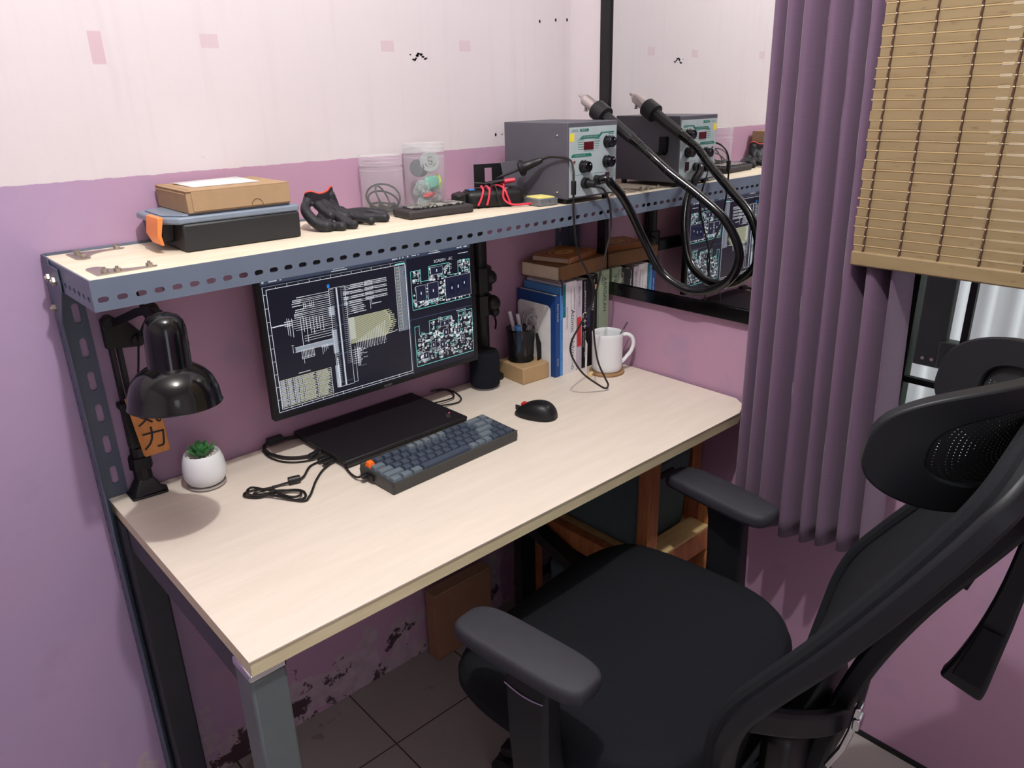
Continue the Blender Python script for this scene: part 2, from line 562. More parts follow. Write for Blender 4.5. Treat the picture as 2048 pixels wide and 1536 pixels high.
def text(name, s, size, m, parent, o, right, up, align='LEFT', ext=0.0002, wid=1.0, valign='CENTER'):
    c = bpy.data.curves.new('t', 'FONT')
    c.body = s; c.size = size; c.align_x = align; c.align_y = valign
    c.extrude = 0.0
    c.resolution_u = 3
    t = bpy.data.objects.new('t', c)
    COL.objects.link(t)
    dg = bpy.context.evaluated_depsgraph_get()
    dg.update()
    me = bpy.data.meshes.new_from_object(t.evaluated_get(dg))
    bpy.data.objects.remove(t)
    right = Vector(right).normalized(); up = Vector(up).normalized()
    nrm = right.cross(up)
    off = OFF.get(parent, Vector((0, 0, 0)))
    for v in me.vertices:
        v.co = Vector(o) + right * v.co.x * wid + up * v.co.y + nrm * ext - off
    me.name = name
    me.materials.clear()
    me.materials.append(M[m] if isinstance(m, str) else m)
    ob = bpy.data.objects.new(name, me)
    COL.objects.link(ob)
    ob.parent = parent
    OFF[ob] = off
    return ob

def struct(g, name, m, **k):
    return fset(g.obj(name, m, **k), kind='structure')

WX = 1.25
# ------------------------------------------------------------------ the room
struct(G().box((-2.0, -3.3, -0.05), (1.35, 0.1, 0.0)), 'floor', 'floor')
struct(G().box((-2.0, 0.0, 0.0), (WX + 0.1, 0.1, 2.75)), 'wall_back', 'wall_x')
WY0, WY1, WZ0, WZ1 = -2.15, -0.865, 0.70, 2.05          # window opening in the right wall
g = G()
g.box((WX, WY1, 0), (WX + 0.1, 0.0, 2.75))
g.box((WX, -3.3, 0), (WX + 0.1, WY0, 2.75))
g.box((WX, WY0, 0), (WX + 0.1, WY1, WZ0))
g.box((WX, WY0, WZ1), (WX + 0.1, WY1, 2.75))
struct(g, 'wall_right', 'wall_y')
struct(G().box((-2.0, -3.3, 0), (-1.9, 0.0, 2.75)), 'wall_left', 'wall_y')
g = G()
g.box((-1.9, -3.3, 0), (-0.9, -3.2, 2.75))
g.box((-0.3, -3.3, 0), (WX, -3.2, 2.75))
g.box((-0.9, -3.3, 2.1), (-0.3, -3.2, 2.75))
struct(g, 'wall_front', 'wall_x')
struct(G().box((-2.0, -3.3, 2.75), (1.35, 0.1, 2.8)), 'ceiling', 'ceiling')
struct(G().box((WX - 0.006, -3.2, 0.0), (WX, -0.62, 0.012)), 'floor_gap_strip_right', 'black')  # thin dark strip added to stand for the grimy gap at the wall foot
# window: frame, bars, pane
w = fset(G().box((WX + 0.01, WY0, WZ0), (WX + 0.09, WY1, WZ0 + 0.02)).box((WX + 0.01, WY0, WZ1 - 0.03), (WX + 0.09, WY1, WZ1))
         .box((WX + 0.01, WY1 - 0.03, WZ0), (WX + 0.09, WY1, WZ1)).box((WX + 0.01, WY0, WZ0), (WX + 0.09, WY0 + 0.03, WZ1)).obj('window_1', 'dgreen'), kind='structure')
OFF[w] = w.location.copy()
for y in (-0.900, -1.000, -1.24, -1.37, -1.50, -1.75, -2.0):
    G().box((WX + 0.025, y - 0.006, WZ0), (WX + 0.037, y + 0.006, WZ1)).obj('window_bar', 'black', w)
for z in (0.882, 1.30, 1.7):
    G().box((WX + 0.025, WY0, z - 0.006), (WX + 0.037, WY1, z + 0.006)).obj('window_bar', 'black', w)
G().box((WX + 0.050, WY0, WZ0), (WX + 0.053, WY1, WZ1)).obj('window_pane', 'pane', w)

# small marks on the back wall
g = G()
for i in range(16):
    x = 0.748 + 0.042 * rnd.random() + (0.012 if i > 7 else 0); z = 1.517 + 0.006 * math.sin(x * 220) + 0.003 * rnd.random()
    r = 0.0012 + 0.0012 * rnd.random()
    g.prism([(x + r * 1.8 * math.cos(a), -0.0006, z + r * math.sin(a)) for a in [k * PI / 3 + rnd.random() * .4 for k in range(6)]], (0, 0.0006, 0))
for x, z in ((1.195, 1.605), (1.235, 1.607), (0.989, 1.348), (1.14, 1.60)):
    g.prism([(x + 0.003 * math.cos(a), -0.0006, z + 0.004 * math.sin(a)) for a in [k * PI / 3 for k in range(6)]], (0, 0.0006, 0))
o = g.obj('wall_scuff_marks', 'ink')
fset(o, 'small black scuff marks on the pale upper back wall', 'marks', kind='stuff')

# ------------------------------------------------------------------ outside the window
M['corr'] = mat('weathered_white_sheet', (226, 230, 230), 0.5, 0, 0.4, 0.12, 3)
def fn(u, v):
    y = -4.5 + u * 5.2
    return Vector((2.6 + 0.02 * math.sin(y * 2 * PI / 0.085), y, -0.3 + v * 3.0))
fset(G().grid(fn, 500, 1).obj('corrugated_fence', 'corr', solid=0.002), 'pale weathered corrugated sheet fence outside the barred window', 'fence')
fset(G().box((-0.6 + 2.0, -6, -0.35), (5, 2, -0.3)).obj('yard_ground', 'floor'), kind='structure')
t = thing('outdoor_post', 'dark green painted board hanging outside the window behind the bars', 'board', (1.55, -0.86, 0.83))
G().box((1.55, -0.886, 0.825), (1.575, -0.822, 1.75)).obj('board', 'dgreen', t, bevel=0.003)
G().box((1.545, -1.30, 0.828), (1.58, -0.875, 0.892)).obj('lower_rail', 'dgreen', t, bevel=0.003)
for k in range(2):
    G().cyl((1.5515, -0.845 - 0.02 * k, 0.845), (1.545, -0.845 - 0.02 * k, 0.845), 0.004).obj('screw', 'zinc', t)
M['bush'] = mat('bright_leaves', (126, 176, 74), 0.6, 0, 0.3, 0.3, 14)
g = G()
for i in range(420):
    c = Vector((2.1 + rnd.random() * 0.3, -1.75 + rnd.random() * 0.5, -0.3 + rnd.random() * 1.0))
    a = Vector((rnd.uniform(-1, 1), rnd.uniform(-1, 1), rnd.uniform(-1, 1))).normalized()
    b_ = a.cross(Vector((rnd.random(), rnd.random(), 1))).normalized()
    L = 0.05 + rnd.random() * 0.03
    g.quad(c - a * L, c + b_ * L * .35, c + a * L, c - b_ * L * .35)
t = thing('garden_bush', 'bright green leafy bush outside the window at right', 'bush', (2.25, -1.5, -0.3))
g.obj('foliage', 'bush', t, recalc=False)
G().tube([(2.25, -1.5, -0.3), (2.24, -1.48, 0.2), (2.26, -1.52, 0.55)], [0.02, 0.015, 0.006]).obj('stem', 'wood', t)

# ------------------------------------------------------------------ desk
DZ = 0.75; DD = 0.609
t = thing('desk', 'pale wood grain desk with beige edge band on grey steel legs', 'desk', (0.62, -0.3, 0))
top = G()
poly = [(0.0, -DD), (1.168, -DD), (1.215, -0.590), (1.240, -0.555), (1.247, -0.02), (0.0, -0.004)]
g = G().prism([(x, y, DZ - 0.002) for x, y in poly], (0, 0, 0.002))
g.obj('desktop_laminate', 'desk', t)
poly2 = [(0.0015, -DD + .0015), (1.167, -DD + .0015), (1.214, -0.589), (1.239, -0.554), (1.246, -0.021), (0.0015, -0.005)]
G().prism([(x, y, DZ - 0.026) for x, y in poly2], (0, 0, 0.0238)).obj('desktop_core', 'deskedge', t)
def legbox(x0, y0, x1, y1, m, z0=0.0, z1=0.719):
    return G().box((x0, y0, z0), (x1, y1, z1)).obj('leg', m, t, bevel=0.004)
legbox(0.0, -0.600, 0.052, -0.545, 'leggrey', z1=0.708)
legbox(-0.002, -0.075, 0.05, -0.020, 'legdark')
legbox(1.190, -0.130, 1.240, -0.080, 'legdark')
G().box((-0.001, -0.601, 0.708), (0.053, -0.544, 0.722)).obj('leg_cap', 'chrome', t, bevel=0.003)
G().box((0.004, -0.545, 0.668), (0.044, -0.075, 0.7235)).obj('side_rail', 'legdark', t, bevel=0.003)
G().box((1.195, -0.50, 0.690), (1.235, -0.13, 0.7235)).obj('side_rail', 'legdark', t, bevel=0.003)
G().box((0.05, -0.062, 0.668), (1.190, -0.03, 0.7235)).obj('rear_rail', 'legdark', t, bevel=0.003)

# ------------------------------------------------------------------ slotted angle shelf
SZ = 1.207; SY = -0.265; SX = -0.008
def slotted(g, origin, ax, up, length, w, th, nrm, pitch, slot_l, slot_w, row, first=0.03):
    """flat strip with a row of stadium slots; ax along, up across, nrm thickness"""
    o = Vector(origin); ax = Vector(ax); up = Vector(up); nrm = Vector(nrm)
    n = int((length - first * 2) / pitch) + 1
    xs = [first + k * pitch for k in range(n)]
    lo = row - slot_w / 2; hi = row + slot_w / 2
    def P(a, b, c): return o + ax * a + up * b + nrm * (c * th)
    def slab(a0, a1, b0, b1):
        g.add([P(a, b, c) for c in (0, 1) for a, b in ((a0, b0), (a1, b0), (a1, b1), (a0, b1))],
              [(0, 3, 2, 1), (4, 5, 6, 7), (0, 1, 5, 4), (1, 2, 6, 5), (2, 3, 7, 6), (3, 0, 4, 7)])
    slab(0, length, 0, lo); slab(0, length, hi, w)
    prev = 0; r = slot_w / 2; K = 6
    edges = []
    for x in xs:
        edges.append((x - slot_l / 2, x + slot_l / 2))
    cuts = [0] + [v for e in edges for v in e] + [length]
    for i in range(0, len(cuts), 2):
        a0, a1 = cuts[i], cuts[i + 1]
        lh = i > 0; rh = i < len(cuts) - 2
        poly = []
        # left side (concave arc of the slot end on the left)
        if lh:
            cx = a0 - r
            L_ = [(cx + r * math.cos(-PI / 2 + PI * k / K), row + r * math.sin(-PI / 2 + PI * k / K)) for k in range(K + 1)]
        else: L_ = [(a0, lo), (a0, hi)]
        if rh:
            cx = a1 + r
            R_ = [(cx - r * math.cos(-PI / 2 + PI * k / K), row + r * math.sin(-PI / 2 + PI * k / K)) for k in range(K + 1)]
        else: R_ = [(a1, lo), (a1, hi)]
        nn = max(len(L_), len(R_))
        if len(L_) < nn: L_ = [(a0, lo + (hi - lo) * k / (nn - 1)) for k in range(nn)]
        if len(R_) < nn: R_ = [(a1, lo + (hi - lo) * k / (nn - 1)) for k in range(nn)]
        for k in range(nn - 1):
            vs = [P(*p, c) for c in (0, 1) for p in (L_[k], R_[k], R_[k + 1], L_[k + 1])]
            g.add(vs, [(0, 3, 2, 1), (4, 5, 6, 7), (1, 2, 6, 5), (3, 0, 4, 7)])
    return g
t = thing('wall_shelf', 'long pale plywood shelf in a blue grey slotted angle frame above the desk', 'shelf', (0.6, -0.13, 0.0))
BH = 0.046
gb = slotted(G(), (SX, SY, SZ - BH), (1, 0, 0), (0, 0, 1), WX - SX - 0.004, BH, 0.002, (0, 1, 0), 0.0261, 0.0150, 0.0085, 0.0165, 0.012)
gb.box((SX, SY + 0.002, SZ - 0.004 - 0.0135), (WX - 0.004, SY + 0.032, SZ - 0.0155))
gb.obj('front_beam', 'angle', t, weld=False)
gb = slotted(G(), (SX, SY, SZ - BH), (0, 1, 0), (0, 0, 1), -SY, BH, 0.002, (-1, 0, 0), 0.0255, 0.0135, 0.0085, 0.0155, 0.02)
gb.obj('end_beam', 'angle', t, weld=False)
G().box((WX - 0.006, SY, SZ - BH), (WX - 0.004, -0.0, SZ)).obj('end_beam', 'angle', t)
gb = G().box((SX, -0.004, SZ - BH), (WX - 0.006, -0.002, SZ + 0.004))
gb.obj('rear_beam', 'angle', t)
G().box((SX + 0.001, SY + 0.0022, SZ - 0.015), (WX - 0.007, -0.005, SZ)).obj('shelf_board', 'ply', t, bevel=0.0008)
def angle_post(x, sgn):
    g = slotted(G(), (x, -0.0045, 0.0), (0, 0, 1), (sgn, 0, 0), SZ + 0.004, 0.046, 0.0022, (0, 1, 0), 0.062, 0.036, 0.012, 0.030, 0.05)
    slotted(g, (x, -0.0045, 0.0), (0, 0, 1), (0, -1, 0), SZ + 0.004, 0.038, 0.0022, (-sgn, 0, 0), 0.0255, 0.010, 0.0055, 0.012, 0.03)
    return g.obj('post', 'anglepost', t, weld=False)
angle_post(SX - 0.003, 1)
angle_post(WX - 0.012, -1)
def bolt(p, d, par, r=0.0058, h=0.006):
    d = Vector(d)
    p = Vector(p)
    return G().cyl(p, p + d * h, r, r, 6).cyl(p + d * h, p + d * (h + 0.003), r * .5, r * .45, 10).obj('bolt', 'zinc', par, ang=30)
# gusset plates on the board, with bolts
def gusset(x, y, sx, sy):
    n = 8
    pts = [(0, 0), (0.085, 0.006), (0.088, 0.012), (0.080, 0.016)]
    for k in range(n + 1):
        a = PI / 2 * k / n
        pts.append((0.070 - 0.048 * math.sin(a), 0.016 + 0.046 * (1 - math.cos(a))))
    pts += [(0.020, 0.066), (0.012, 0.070), (0.004, 0.066), (0, 0.06)]
    pl = G().prism([(x + sx * a, y + sy * b, SZ + 0.0002) for a, b in pts], (0, 0, 0.0016)).obj('corner_plate', 'zinc', t)
    for a, b in ((0.014, 0.014), (0.030, 0.008) if sy > 0 else (0.014, 0.05), (0.076, 0.010)):
        bolt((x + sx * a, y + sy * b, SZ + 0.0018), (0, 0, 1), t, 0.0052, 0.005)
gusset(0.008, SY + 0.022, 1, 1)
gusset(0.020, -0.022, 1, -1)
gusset(WX - 0.020, SY + 0.022, -1, 1)
for z, y in ((1.178, -0.040), (1.178, -0.075), (1.125, -0.028)):
    bolt((SX - 0.005, y, z), (-1, 0, 0), t, 0.0075, 0.006)
G().prism([(SX - 0.0045, -0.006, 1.20), (SX - 0.0045, -0.10, 1.20), (SX - 0.0045, -0.10, 1.165), (SX - 0.0045, -0.045, 1.10), (SX - 0.0045, -0.006, 1.10)], (-0.0016, 0, 0)).obj('side_gusset', 'anglepost', t)

# ------------------------------------------------------------------ mirror
t = thing('wall_mirror', 'tall mirror in a black frame on the right wall behind the shelf end', 'mirror', (WX - 0.005, -0.45, 0.936))
MY0, MY1, MZ0, MZ1 = -0.80, -0.112, 0.936, 2.0
fr = G()
fw = 0.030
fr.box((WX - 0.016, MY0, MZ0), (WX, MY1, MZ0 + fw)).box((WX - 0.016, MY0, MZ1 - fw), (WX, MY1, MZ1))
fr.box((WX - 0.016, MY1 - fw, MZ0 + fw), (WX, MY1, MZ1 - fw)).box((WX - 0.016, MY0, MZ0 + fw), (WX, MY0 + fw, MZ1 - fw))
fr.obj('frame', 'blackgloss', t, bevel=0.002)
G().box((WX - 0.010, MY0 + fw, MZ0 + fw), (WX - 0.001, MY1 - fw, MZ1 - fw)).obj('mirror_glass', 'mirror', t)

# ------------------------------------------------------------------ curtain
NF = 6.5
FB = [0.0, 0.11, 0.25, 0.43, 0.58, 0.70, 0.85, 1.0]
def curt(u, v):
    # pleats: each panel swings forward, then tucks back behind the next one
    w_ = u + 0.02 * math.sin(6 * u + 5 * v) * v * (1 - u) * u * 4
    i = max(k for k in range(7) if FB[k] <= min(w_, 0.9999))
    p = (w_ - FB[i]) / (FB[i + 1] - FB[i])
    wd = (FB[i + 1] - FB[i]) * 0.300
    a = 0.018 + 0.030 * wd / 0.05 * 0.5 + 0.006 * (1 - v)
    back = 0.011 + 0.002 * math.sin(i * 2.3)
    if p < 0.74:
        q = p / 0.74
        x = -a + 2 * a * (0.5 - 0.5 * math.cos(PI * q)) ** 1.15 - 0.006 * math.sin(2 * PI * q)
        y = (wd + back) * q
    else:
        q = (p - 0.74) / 0.26
        x = a - 2 * a * (0.5 - 0.5 * math.cos(PI * q))
        y = wd + back - back * q
    y = -0.622 - 0.024 * (1 - v) - FB[i] * 0.300 * (1 - 0.16 * v) - y * (1 - 0.16 * v)
    z = 0.560 - 0.022 * math.sin(PI * min(1, u * 1.3)) + 0.03 * max(0, u - .7) + v * 1.75
    x += 1.148 - 0.030 * (1 - v) * min(1, u * 3) + 0.005 * math.sin(3 * v + u * 4)
    return Vector((x, y, z))
t = thing('window_curtain', 'long purple pleated curtain hanging between the mirror and the window', 'curtain', (1.18, -0.78, 0.545))
G().grid(curt, 336, 40).obj('curtain_panel', 'curtain', t, solid=0.0015, ang=80)
G().cyl((1.13, -0.55, 2.31), (1.13, -2.3, 2.31), 0.011).obj('curtain_rod', 'zinc', t)

# ------------------------------------------------------------------ bamboo blind
t = thing('bamboo_blind', 'roll-up bamboo slat blind hanging over the window', 'blind', (1.078, -1.2, 1.14))
BX = 1.078; BY0, BY1 = -1.75, -0.853
z = 1.162
nsl = 0
sl = G(); rods = G()
pitch = 0.0160
while z < 2.3:
    jj = rnd.uniform(-0.0012, 0.0012)
    sl.box((BX - 0.0008 + jj * .3, BY0 + rnd.random() * .003, z), (BX + 0.0008 + jj * .3, BY1 + rnd.uniform(-.002, .002), z + 0.0128))
    rods.box((BX - 0.0012, BY0, z + 0.0133), (BX + 0.0010, BY1 + rnd.uniform(-.001, .003), z + 0.0155))
    z += pitch; nsl += 1
M['bambooedge'] = mat('bamboo_splint', (176, 150, 108), 0.35)
sl.obj('slats', 'bamboo', t, weld=False)
rods.obj('splints', 'bambooedge', t, weld=False)
G().box((BX - 0.006, BY0, 1.140), (BX + 0.006, BY1, 1.166)).obj('bottom_rail', 'bamboo', t, bevel=0.003)
M['cord'] = mat('brown_cord', (78, 54, 40), 0.8)
M['bead'] = mat('cord_knot', (214, 206, 190), 0.5)
for k in range(14):
    y = BY1 - 0.0200 - k * 0.0615
    cg = G()
    pts = []
    zz = 1.158; i = 0
    while zz < 2.3:
        pts.append((BX - 0.0022 - (0.0012 if i % 2 else 0), y + 0.0006 * (i % 2), zz)); zz += pitch / 2; i += 1
    cg.tube(pts, 0.0019, 5)
    cg.obj('cord', 'cord', t)
    kg = G()
    for i in range(nsl):
        zc = 1.162 + i * pitch + 0.0144
        kg.box((BX - 0.0050, y - 0.0010, zc - 0.0008), (BX - 0.003, y + 0.0010, zc + 0.0008))
    fset(kg.obj('cord_knots', 'bead', t, weld=False), kind='stuff')

# ------------------------------------------------------------------ monitor
t = thing('monitor', 'widescreen monitor showing a circuit schematic and board layouts under the shelf', 'monitor', (0.5615, -0.088, 0.843))
mx0, mx1, mz0, mz1 = 0.2994, 0.8237, 0.8430, 1.1475
sx0, sx1, sz0, sz1 = 0.3085, 0.8130, 0.8540, 1.1385
Y = -0.100
g = G().box((mx0, Y + 0.0005, mz0), (mx1, Y + 0.016, mz1)).box((mx0 + 0.1, Y + 0.016, mz0 + 0.06), (mx1 - 0.1, Y + 0.036, mz1 - 0.06))
g.obj('housing', 'black', t, bevel=0.002)
g = G().box((mx0, Y - 0.0012, mz0), (mx1, Y + 0.0004, sz0)).box((mx0, Y - 0.0012, sz1), (mx1, Y + 0.0004, mz1))
g.box((mx0, Y - 0.0012, sz0), (sx0, Y + 0.0004, sz1)).box((sx1, Y - 0.0012, sz0), (mx1, Y + 0.0004, sz1))
g.obj('bezel', 'black', t, bevel=0.0005)
M['scr'] = emis('screen_dark_blue', (18, 20, 36), 1.0)
M['scrhdr'] = emis('screen_header', (56, 66, 86), 1.0)
M['scrw'] = emis('screen_white', (225, 228, 235), 1.0)
M['scrg'] = emis('screen_grey', (150, 158, 172), 1.0)
M['scry'] = emis('screen_cream', (215, 215, 180), 1.0)
M['scrc'] = emis('screen_cyan', (120, 215, 205), 1.0)
M['scrb'] = emis('screen_blue', (40, 130, 220), 1.0)
M['scrd'] = emis('screen_divider', (70, 90, 120), 1.0)
M['scrchip'] = emis('screen_chip', (28, 32, 56), 1.0)
M['scrw'].node_tree.nodes['Principled BSDF'].inputs['Emission Strength'].default_value = 0.95
scrn = G().box((sx0, Y - 0.0006, sz0), (sx1, Y, sz1)).obj('screen', 'scr', t)
S = {k: G() for k in ('scrhdr', 'scrw', 'scrg', 'scry', 'scrc', 'scrb', 'scrd', 'scrchip')}
LY = {'scrhdr': 1, 'scrd': 2, 'scrg': 3, 'scry': 4, 'scrc': 5, 'scrw': 6, 'scrb': 7, 'scrchip': 8}
def R(k, x0, z0, x1, z1, lay=0):
    y = Y - 0.0006 - 0.00004 * (LY[k] + lay)
    S[k].quad((x0, y, z0), (x1, y, z0), (x1, y, z1), (x0, y, z1))
def H(k, x0, x1, z, w=0.0008): R(k, min(x0, x1), z - w / 2, max(x0, x1), z + w / 2)
def V(k, x, z0, z1, w=0.0008): R(k, x - w / 2, min(z0, z1), x + w / 2, max(z0, z1))
def box_(k, x0, z0, x1, z1, w=0.0009):
    H(k, x0, x1, z0, w); H(k, x0, x1, z1, w); V(k, x0, z0, z1, w); V(k, x1, z0, z1, w)
def word(k, x, z, L, h=0.0022):
    e = x + L
    while x < e:
        a = rnd.uniform(0.0008, 0.002)
        R(k, x, z - h / 2 * rnd.uniform(.6, 1), min(x + a, e), z + h / 2 * rnd.uniform(.6, 1)); x += a + rnd.uniform(0.0003, 0.0007)
R('scrhdr', sx0, 1.1160, 0.6350, sz1); R('scrhdr', 0.6365, 1.1150, sx1, sz1)
R('scrd', 0.6352, sz0, 0.6366, sz1)
H('scrb', 0.394, 0.634, 1.1255, 0.0014); H('scrb', 0.367, 0.374, 1.1262, 0.0012)
word('scrw', 0.312, 1.1205, 0.004, 0.004); word('scrw', 0.326, 1.1205, 0.016, 0.0028); word('scrw', 0.348, 1.1205, 0.004)
word('scrw', 0.462, 1.1225, 0.026, 0.0030); word('scrw', 0.458, 1.1180, 0.036, 0.0022)
word('scrw', 0.602, 1.1195, 0.014, 0.003); word('scrw', 0.620, 1.1195, 0.003, 0.003); word('scrw', 0.628, 1.1195, 0.003, 0.003)
word('scrw', 0.640, 1.1200, 0.004, 0.004); word('scrw', 0.652, 1.1200, 0.012, 0.0025); word('scrw', 0.668, 1.12, 0.003, 0.003)
word('scrw', 0.700, 1.1225, 0.024, 0.0030); word('scrw', 0.697, 1.1180, 0.032, 0.0022); word('scrw', 0.775, 1.1195, 0.014, 0.003); word('scrw', 0.795, 1.1195, 0.01, 0.003)
# page border with ticks
box_('scrw', 0.3185, 0.8640, 0.6330, 1.1060, 0.0011); V('scrw', 0.3115, 0.8590, 1.1120, 0.0011); H('scrw', 0.3115, 0.6340, 0.8590, 0.0009); H('scrg', 0.3115, 0.6340, 1.1120, 0.0008)
for k in range(13):
    x = 0.338 + k * 0.0235; V('scrw', x, 1.106, 1.112 if k % 2 else 1.109); V('scrw', x, 0.859 if k % 2 else 0.861, 0.864)
for k in range(9):
    z = 0.885 + k * 0.0265; H('scrw', 0.3115, 0.3185, z)
# the tall connector symbol
V('scrw', 0.4475, 0.8760, 1.0850, 0.0009); V('scrg', 0.4650, 0.8755, 1.0840, 0.0042); V('scrw', 0.4650, 0.8755, 1.084, 0.0016); V('scrw', 0.4845, 0.8765, 1.0843, 0.0009)
H('scrw', 0.4475, 0.4845, 1.0850); H('scrw', 0.4475, 0.4845, 0.8755)
R('scrb', 0.4450, 1.0870, 0.4505, 1.0940)
R('scrg', 0.4435, 0.8755, 0.4540, 0.9240); R('scrw', 0.4500, 0.8755, 0.4520, 0.94); R('scrg', 0.4445, 0.9500, 0.4560, 1.0000); R('scrg', 0.4430, 1.0300, 0.4560, 1.0480)
for z in (0.8850, 0.9460, 0.9720, 1.0070, 1.0470): H('scrd', 0.4475, 0.4845, z, 0.0012)
for k in range(48):
    z = 0.885 + k * 0.0042
    H('scrw', 0.4475, 0.4535, z, 0.0007); word('scrg', 0.4540, z, 0.004, 0.0014)
    if z > 0.92: H('scrw', 0.4790, 0.4845, z, 0.0007); word('scrg', 0.4735, z, 0.004, 0.0014)
# nets running left
for i, (z, x) in enumerate(((1.0800, .383), (1.0755, .374), (1.0725, .374), (1.0690, .372), (1.0640, .372), (1.0600, .395), (1.0560, .378), (1.0520, .377), (1.0480, .374), (1.0450, .374), (1.0410, .374), (1.0370, .352), (1.0330, .330), (1.0290, .352), (1.0250, .360), (1.0205, .364), (1.0160, .368), (1.0120, .400), (1.0060, .402), (1.0010, .384), (0.9960, .384), (0.9910, .384))):
    H('scrw', x, 0.4475, z, 0.0008)
    if i < 14: word('scrw', x - 0.006, z, 0.018, 0.0022)
H('scrw', 0.3190, 0.360, 1.0325, 0.0013); word('scrw', 0.322, 1.0325, 0.034, 0.0028)
for k, x in enumerate((0.352, 0.356, 0.362, 0.380, 0.386, 0.392, 0.400, 0.407, 0.414, 0.421, 0.428)):
    V('scrw', x, 1.010 - 0.003 * (k % 4) - (0.02 if k in (3, 5) else 0), 1.044 - 0.001 * k, 0.0010)
for x in (0.390, 0.394, 0.404, 0.408, 0.412): V('scrw', x, 1.056, 1.068, 0.0008)
R('scrg', 0.3620, 0.9730, 0.4460, 0.9820); R('scrg', 0.4180, 0.9690, 0.446, 0.978); H('scrw', 0.361, 0.446, 0.9825); H('scrw', 0.361, 0.446, 0.9725)
for k in range(9):
    x = 0.3745 + k * 0.0033; V('scrw', x, 0.956 + (0.002 if k % 2 else 0), 0.975, 0.0009)
H('scrw', 0.373, 0.403, 0.9595); H('scrw', 0.373, 0.40, 0.956); V('scrw', 0.357, 0.972, 0.988); H('scrw', 0.354, 0.360, 0.988); V('scrw', 0.378, 0.946, 0.960)
for k in range(4): V('scrw', 0.420 + k * 0.004, 0.955 + 0.003 * k, 0.975); 
# nets running right
for k, z in enumerate((1.0835, 1.0800, 1.0765, 1.0700, 1.0665, 1.0600, 1.0565, 1.0500, 1.0465, 1.0420, 1.0375, 1.0335, 1.0295, 1.0250)):
    x1 = 0.585 if k < 9 else 0.545
    H('scrw', 0.4845, x1 - 0.035, z, 0.0007)
    word('scrw', 0.4900 + rnd.random() * .01, z + 0.0007, 0.03, 0.0022)
    if k < 9: word('scrw', 0.530, z + 0.002, 0.026, 0.002); word('scrw', 0.556, z + 0.0015, 0.028, 0.0022)
for k in range(3): R('scrg', 0.4790, 1.044 + k * 0.011, 0.4880 + 0.002 * k, 1.051 + k * 0.011)
V('scrw', 0.5405, 1.0260, 1.0480); V('scrw', 0.5440, 1.034, 1.046); word('scrw', 0.545, 1.036, 0.022, 0.0022)
nb = 26
for k in range(nb):
    z = 0.9620 + k * 0.00215
    x1 = 0.570 + 0.022 * math.sin(PI * (k + 2) / (nb + 4)) * rnd.uniform(.75, 1.0)
    H('scry', 0.4860, x1, z, 0.00105)
    if k % 2: word('scry', x1 - 0.004, z, 0.014, 0.0022)
R('scrg', 0.4855, 0.970, 0.4990, 1.0170)
for k in range(18):
    x = 0.4990 + k * 0.0042
    V('scrw', x, 0.9450 + 0.0002 * k + (0.0018 if k % 2 else 0), 0.9640 + 0.0018 * k, 0.0009); R('scrw', x - 0.0009, 0.9445 + (0.0018 if k % 2 else 0), x + 0.0009, 0.9470)
H('scrw', 0.5960, 0.602, 0.9665, 0.0012); H('scrw', 0.575, 0.596, 0.9650, 0.001)
V('scrw', 0.4985, 0.9100, 0.9520, 0.0009); V('scrw', 0.4935, 0.8775, 0.9560, 0.0008); H('scrw', 0.4845, 0.4935, 0.8775)
for k in range(7):
    z = 0.9180 + k * 0.0048; H('scrw', 0.4870, 0.504 + 0.009 * (k > 3), z, 0.0008); box_('scrw', 0.4995, z - 0.001, 0.5050 + 0.0035 * (k % 2), z + 0.0022, 0.0007)
for k in range(3): word('scrw', 0.512, 0.926 + 0.009 * k, 0.010, 0.0016)
word('scrg', 0.502, 0.909, 0.016, 0.001); box_('scrw', 0.4985, 0.9110, 0.5035, 0.9150)
# the dense table bottom left
word('scrw', 0.362, 0.9290, 0.026, 0.002)
for k in range(16): H('scrw' if k % 3 else 'scry', 0.3200, 0.4335, 0.8675 + k * 0.00370, 0.00085)
for x in (0.3200, 0.3345, 0.3500, 0.3610, 0.3700, 0.4010, 0.4335): V('scrw', x, 0.8675, 0.9235, 0.0008)
for k in range(15):
    z = 0.8695 + k * 0.00370
    for x, L in ((0.3220, 0.011), (0.3370, 0.011), (0.3520, 0.007), (0.3625, 0.006), (0.3720, 0.026), (0.4030, 0.028)): word('scry' if x > 0.36 else 'scrw', x, z, L * rnd.uniform(.7, 1), 0.0016)
# the narrow table right
R('scrc', 0.6080, 1.1060, 0.6330, 1.1090)
for k in range(41): H('scrg', 0.6060, 0.6340, 0.9620 + k * 0.00350, 0.0010)
for k in range(40): word('scry' if k % 2 else 'scrg', 0.6085, 0.9637 + k * 0.00350, 0.008, 0.0014); word('scrg', 0.6190, 0.9637 + k * 0.0035, 0.012, 0.0014)
for x in (0.6060, 0.6175, 0.6340): V('scrw', x, 0.9620, 1.1040, 0.0008)
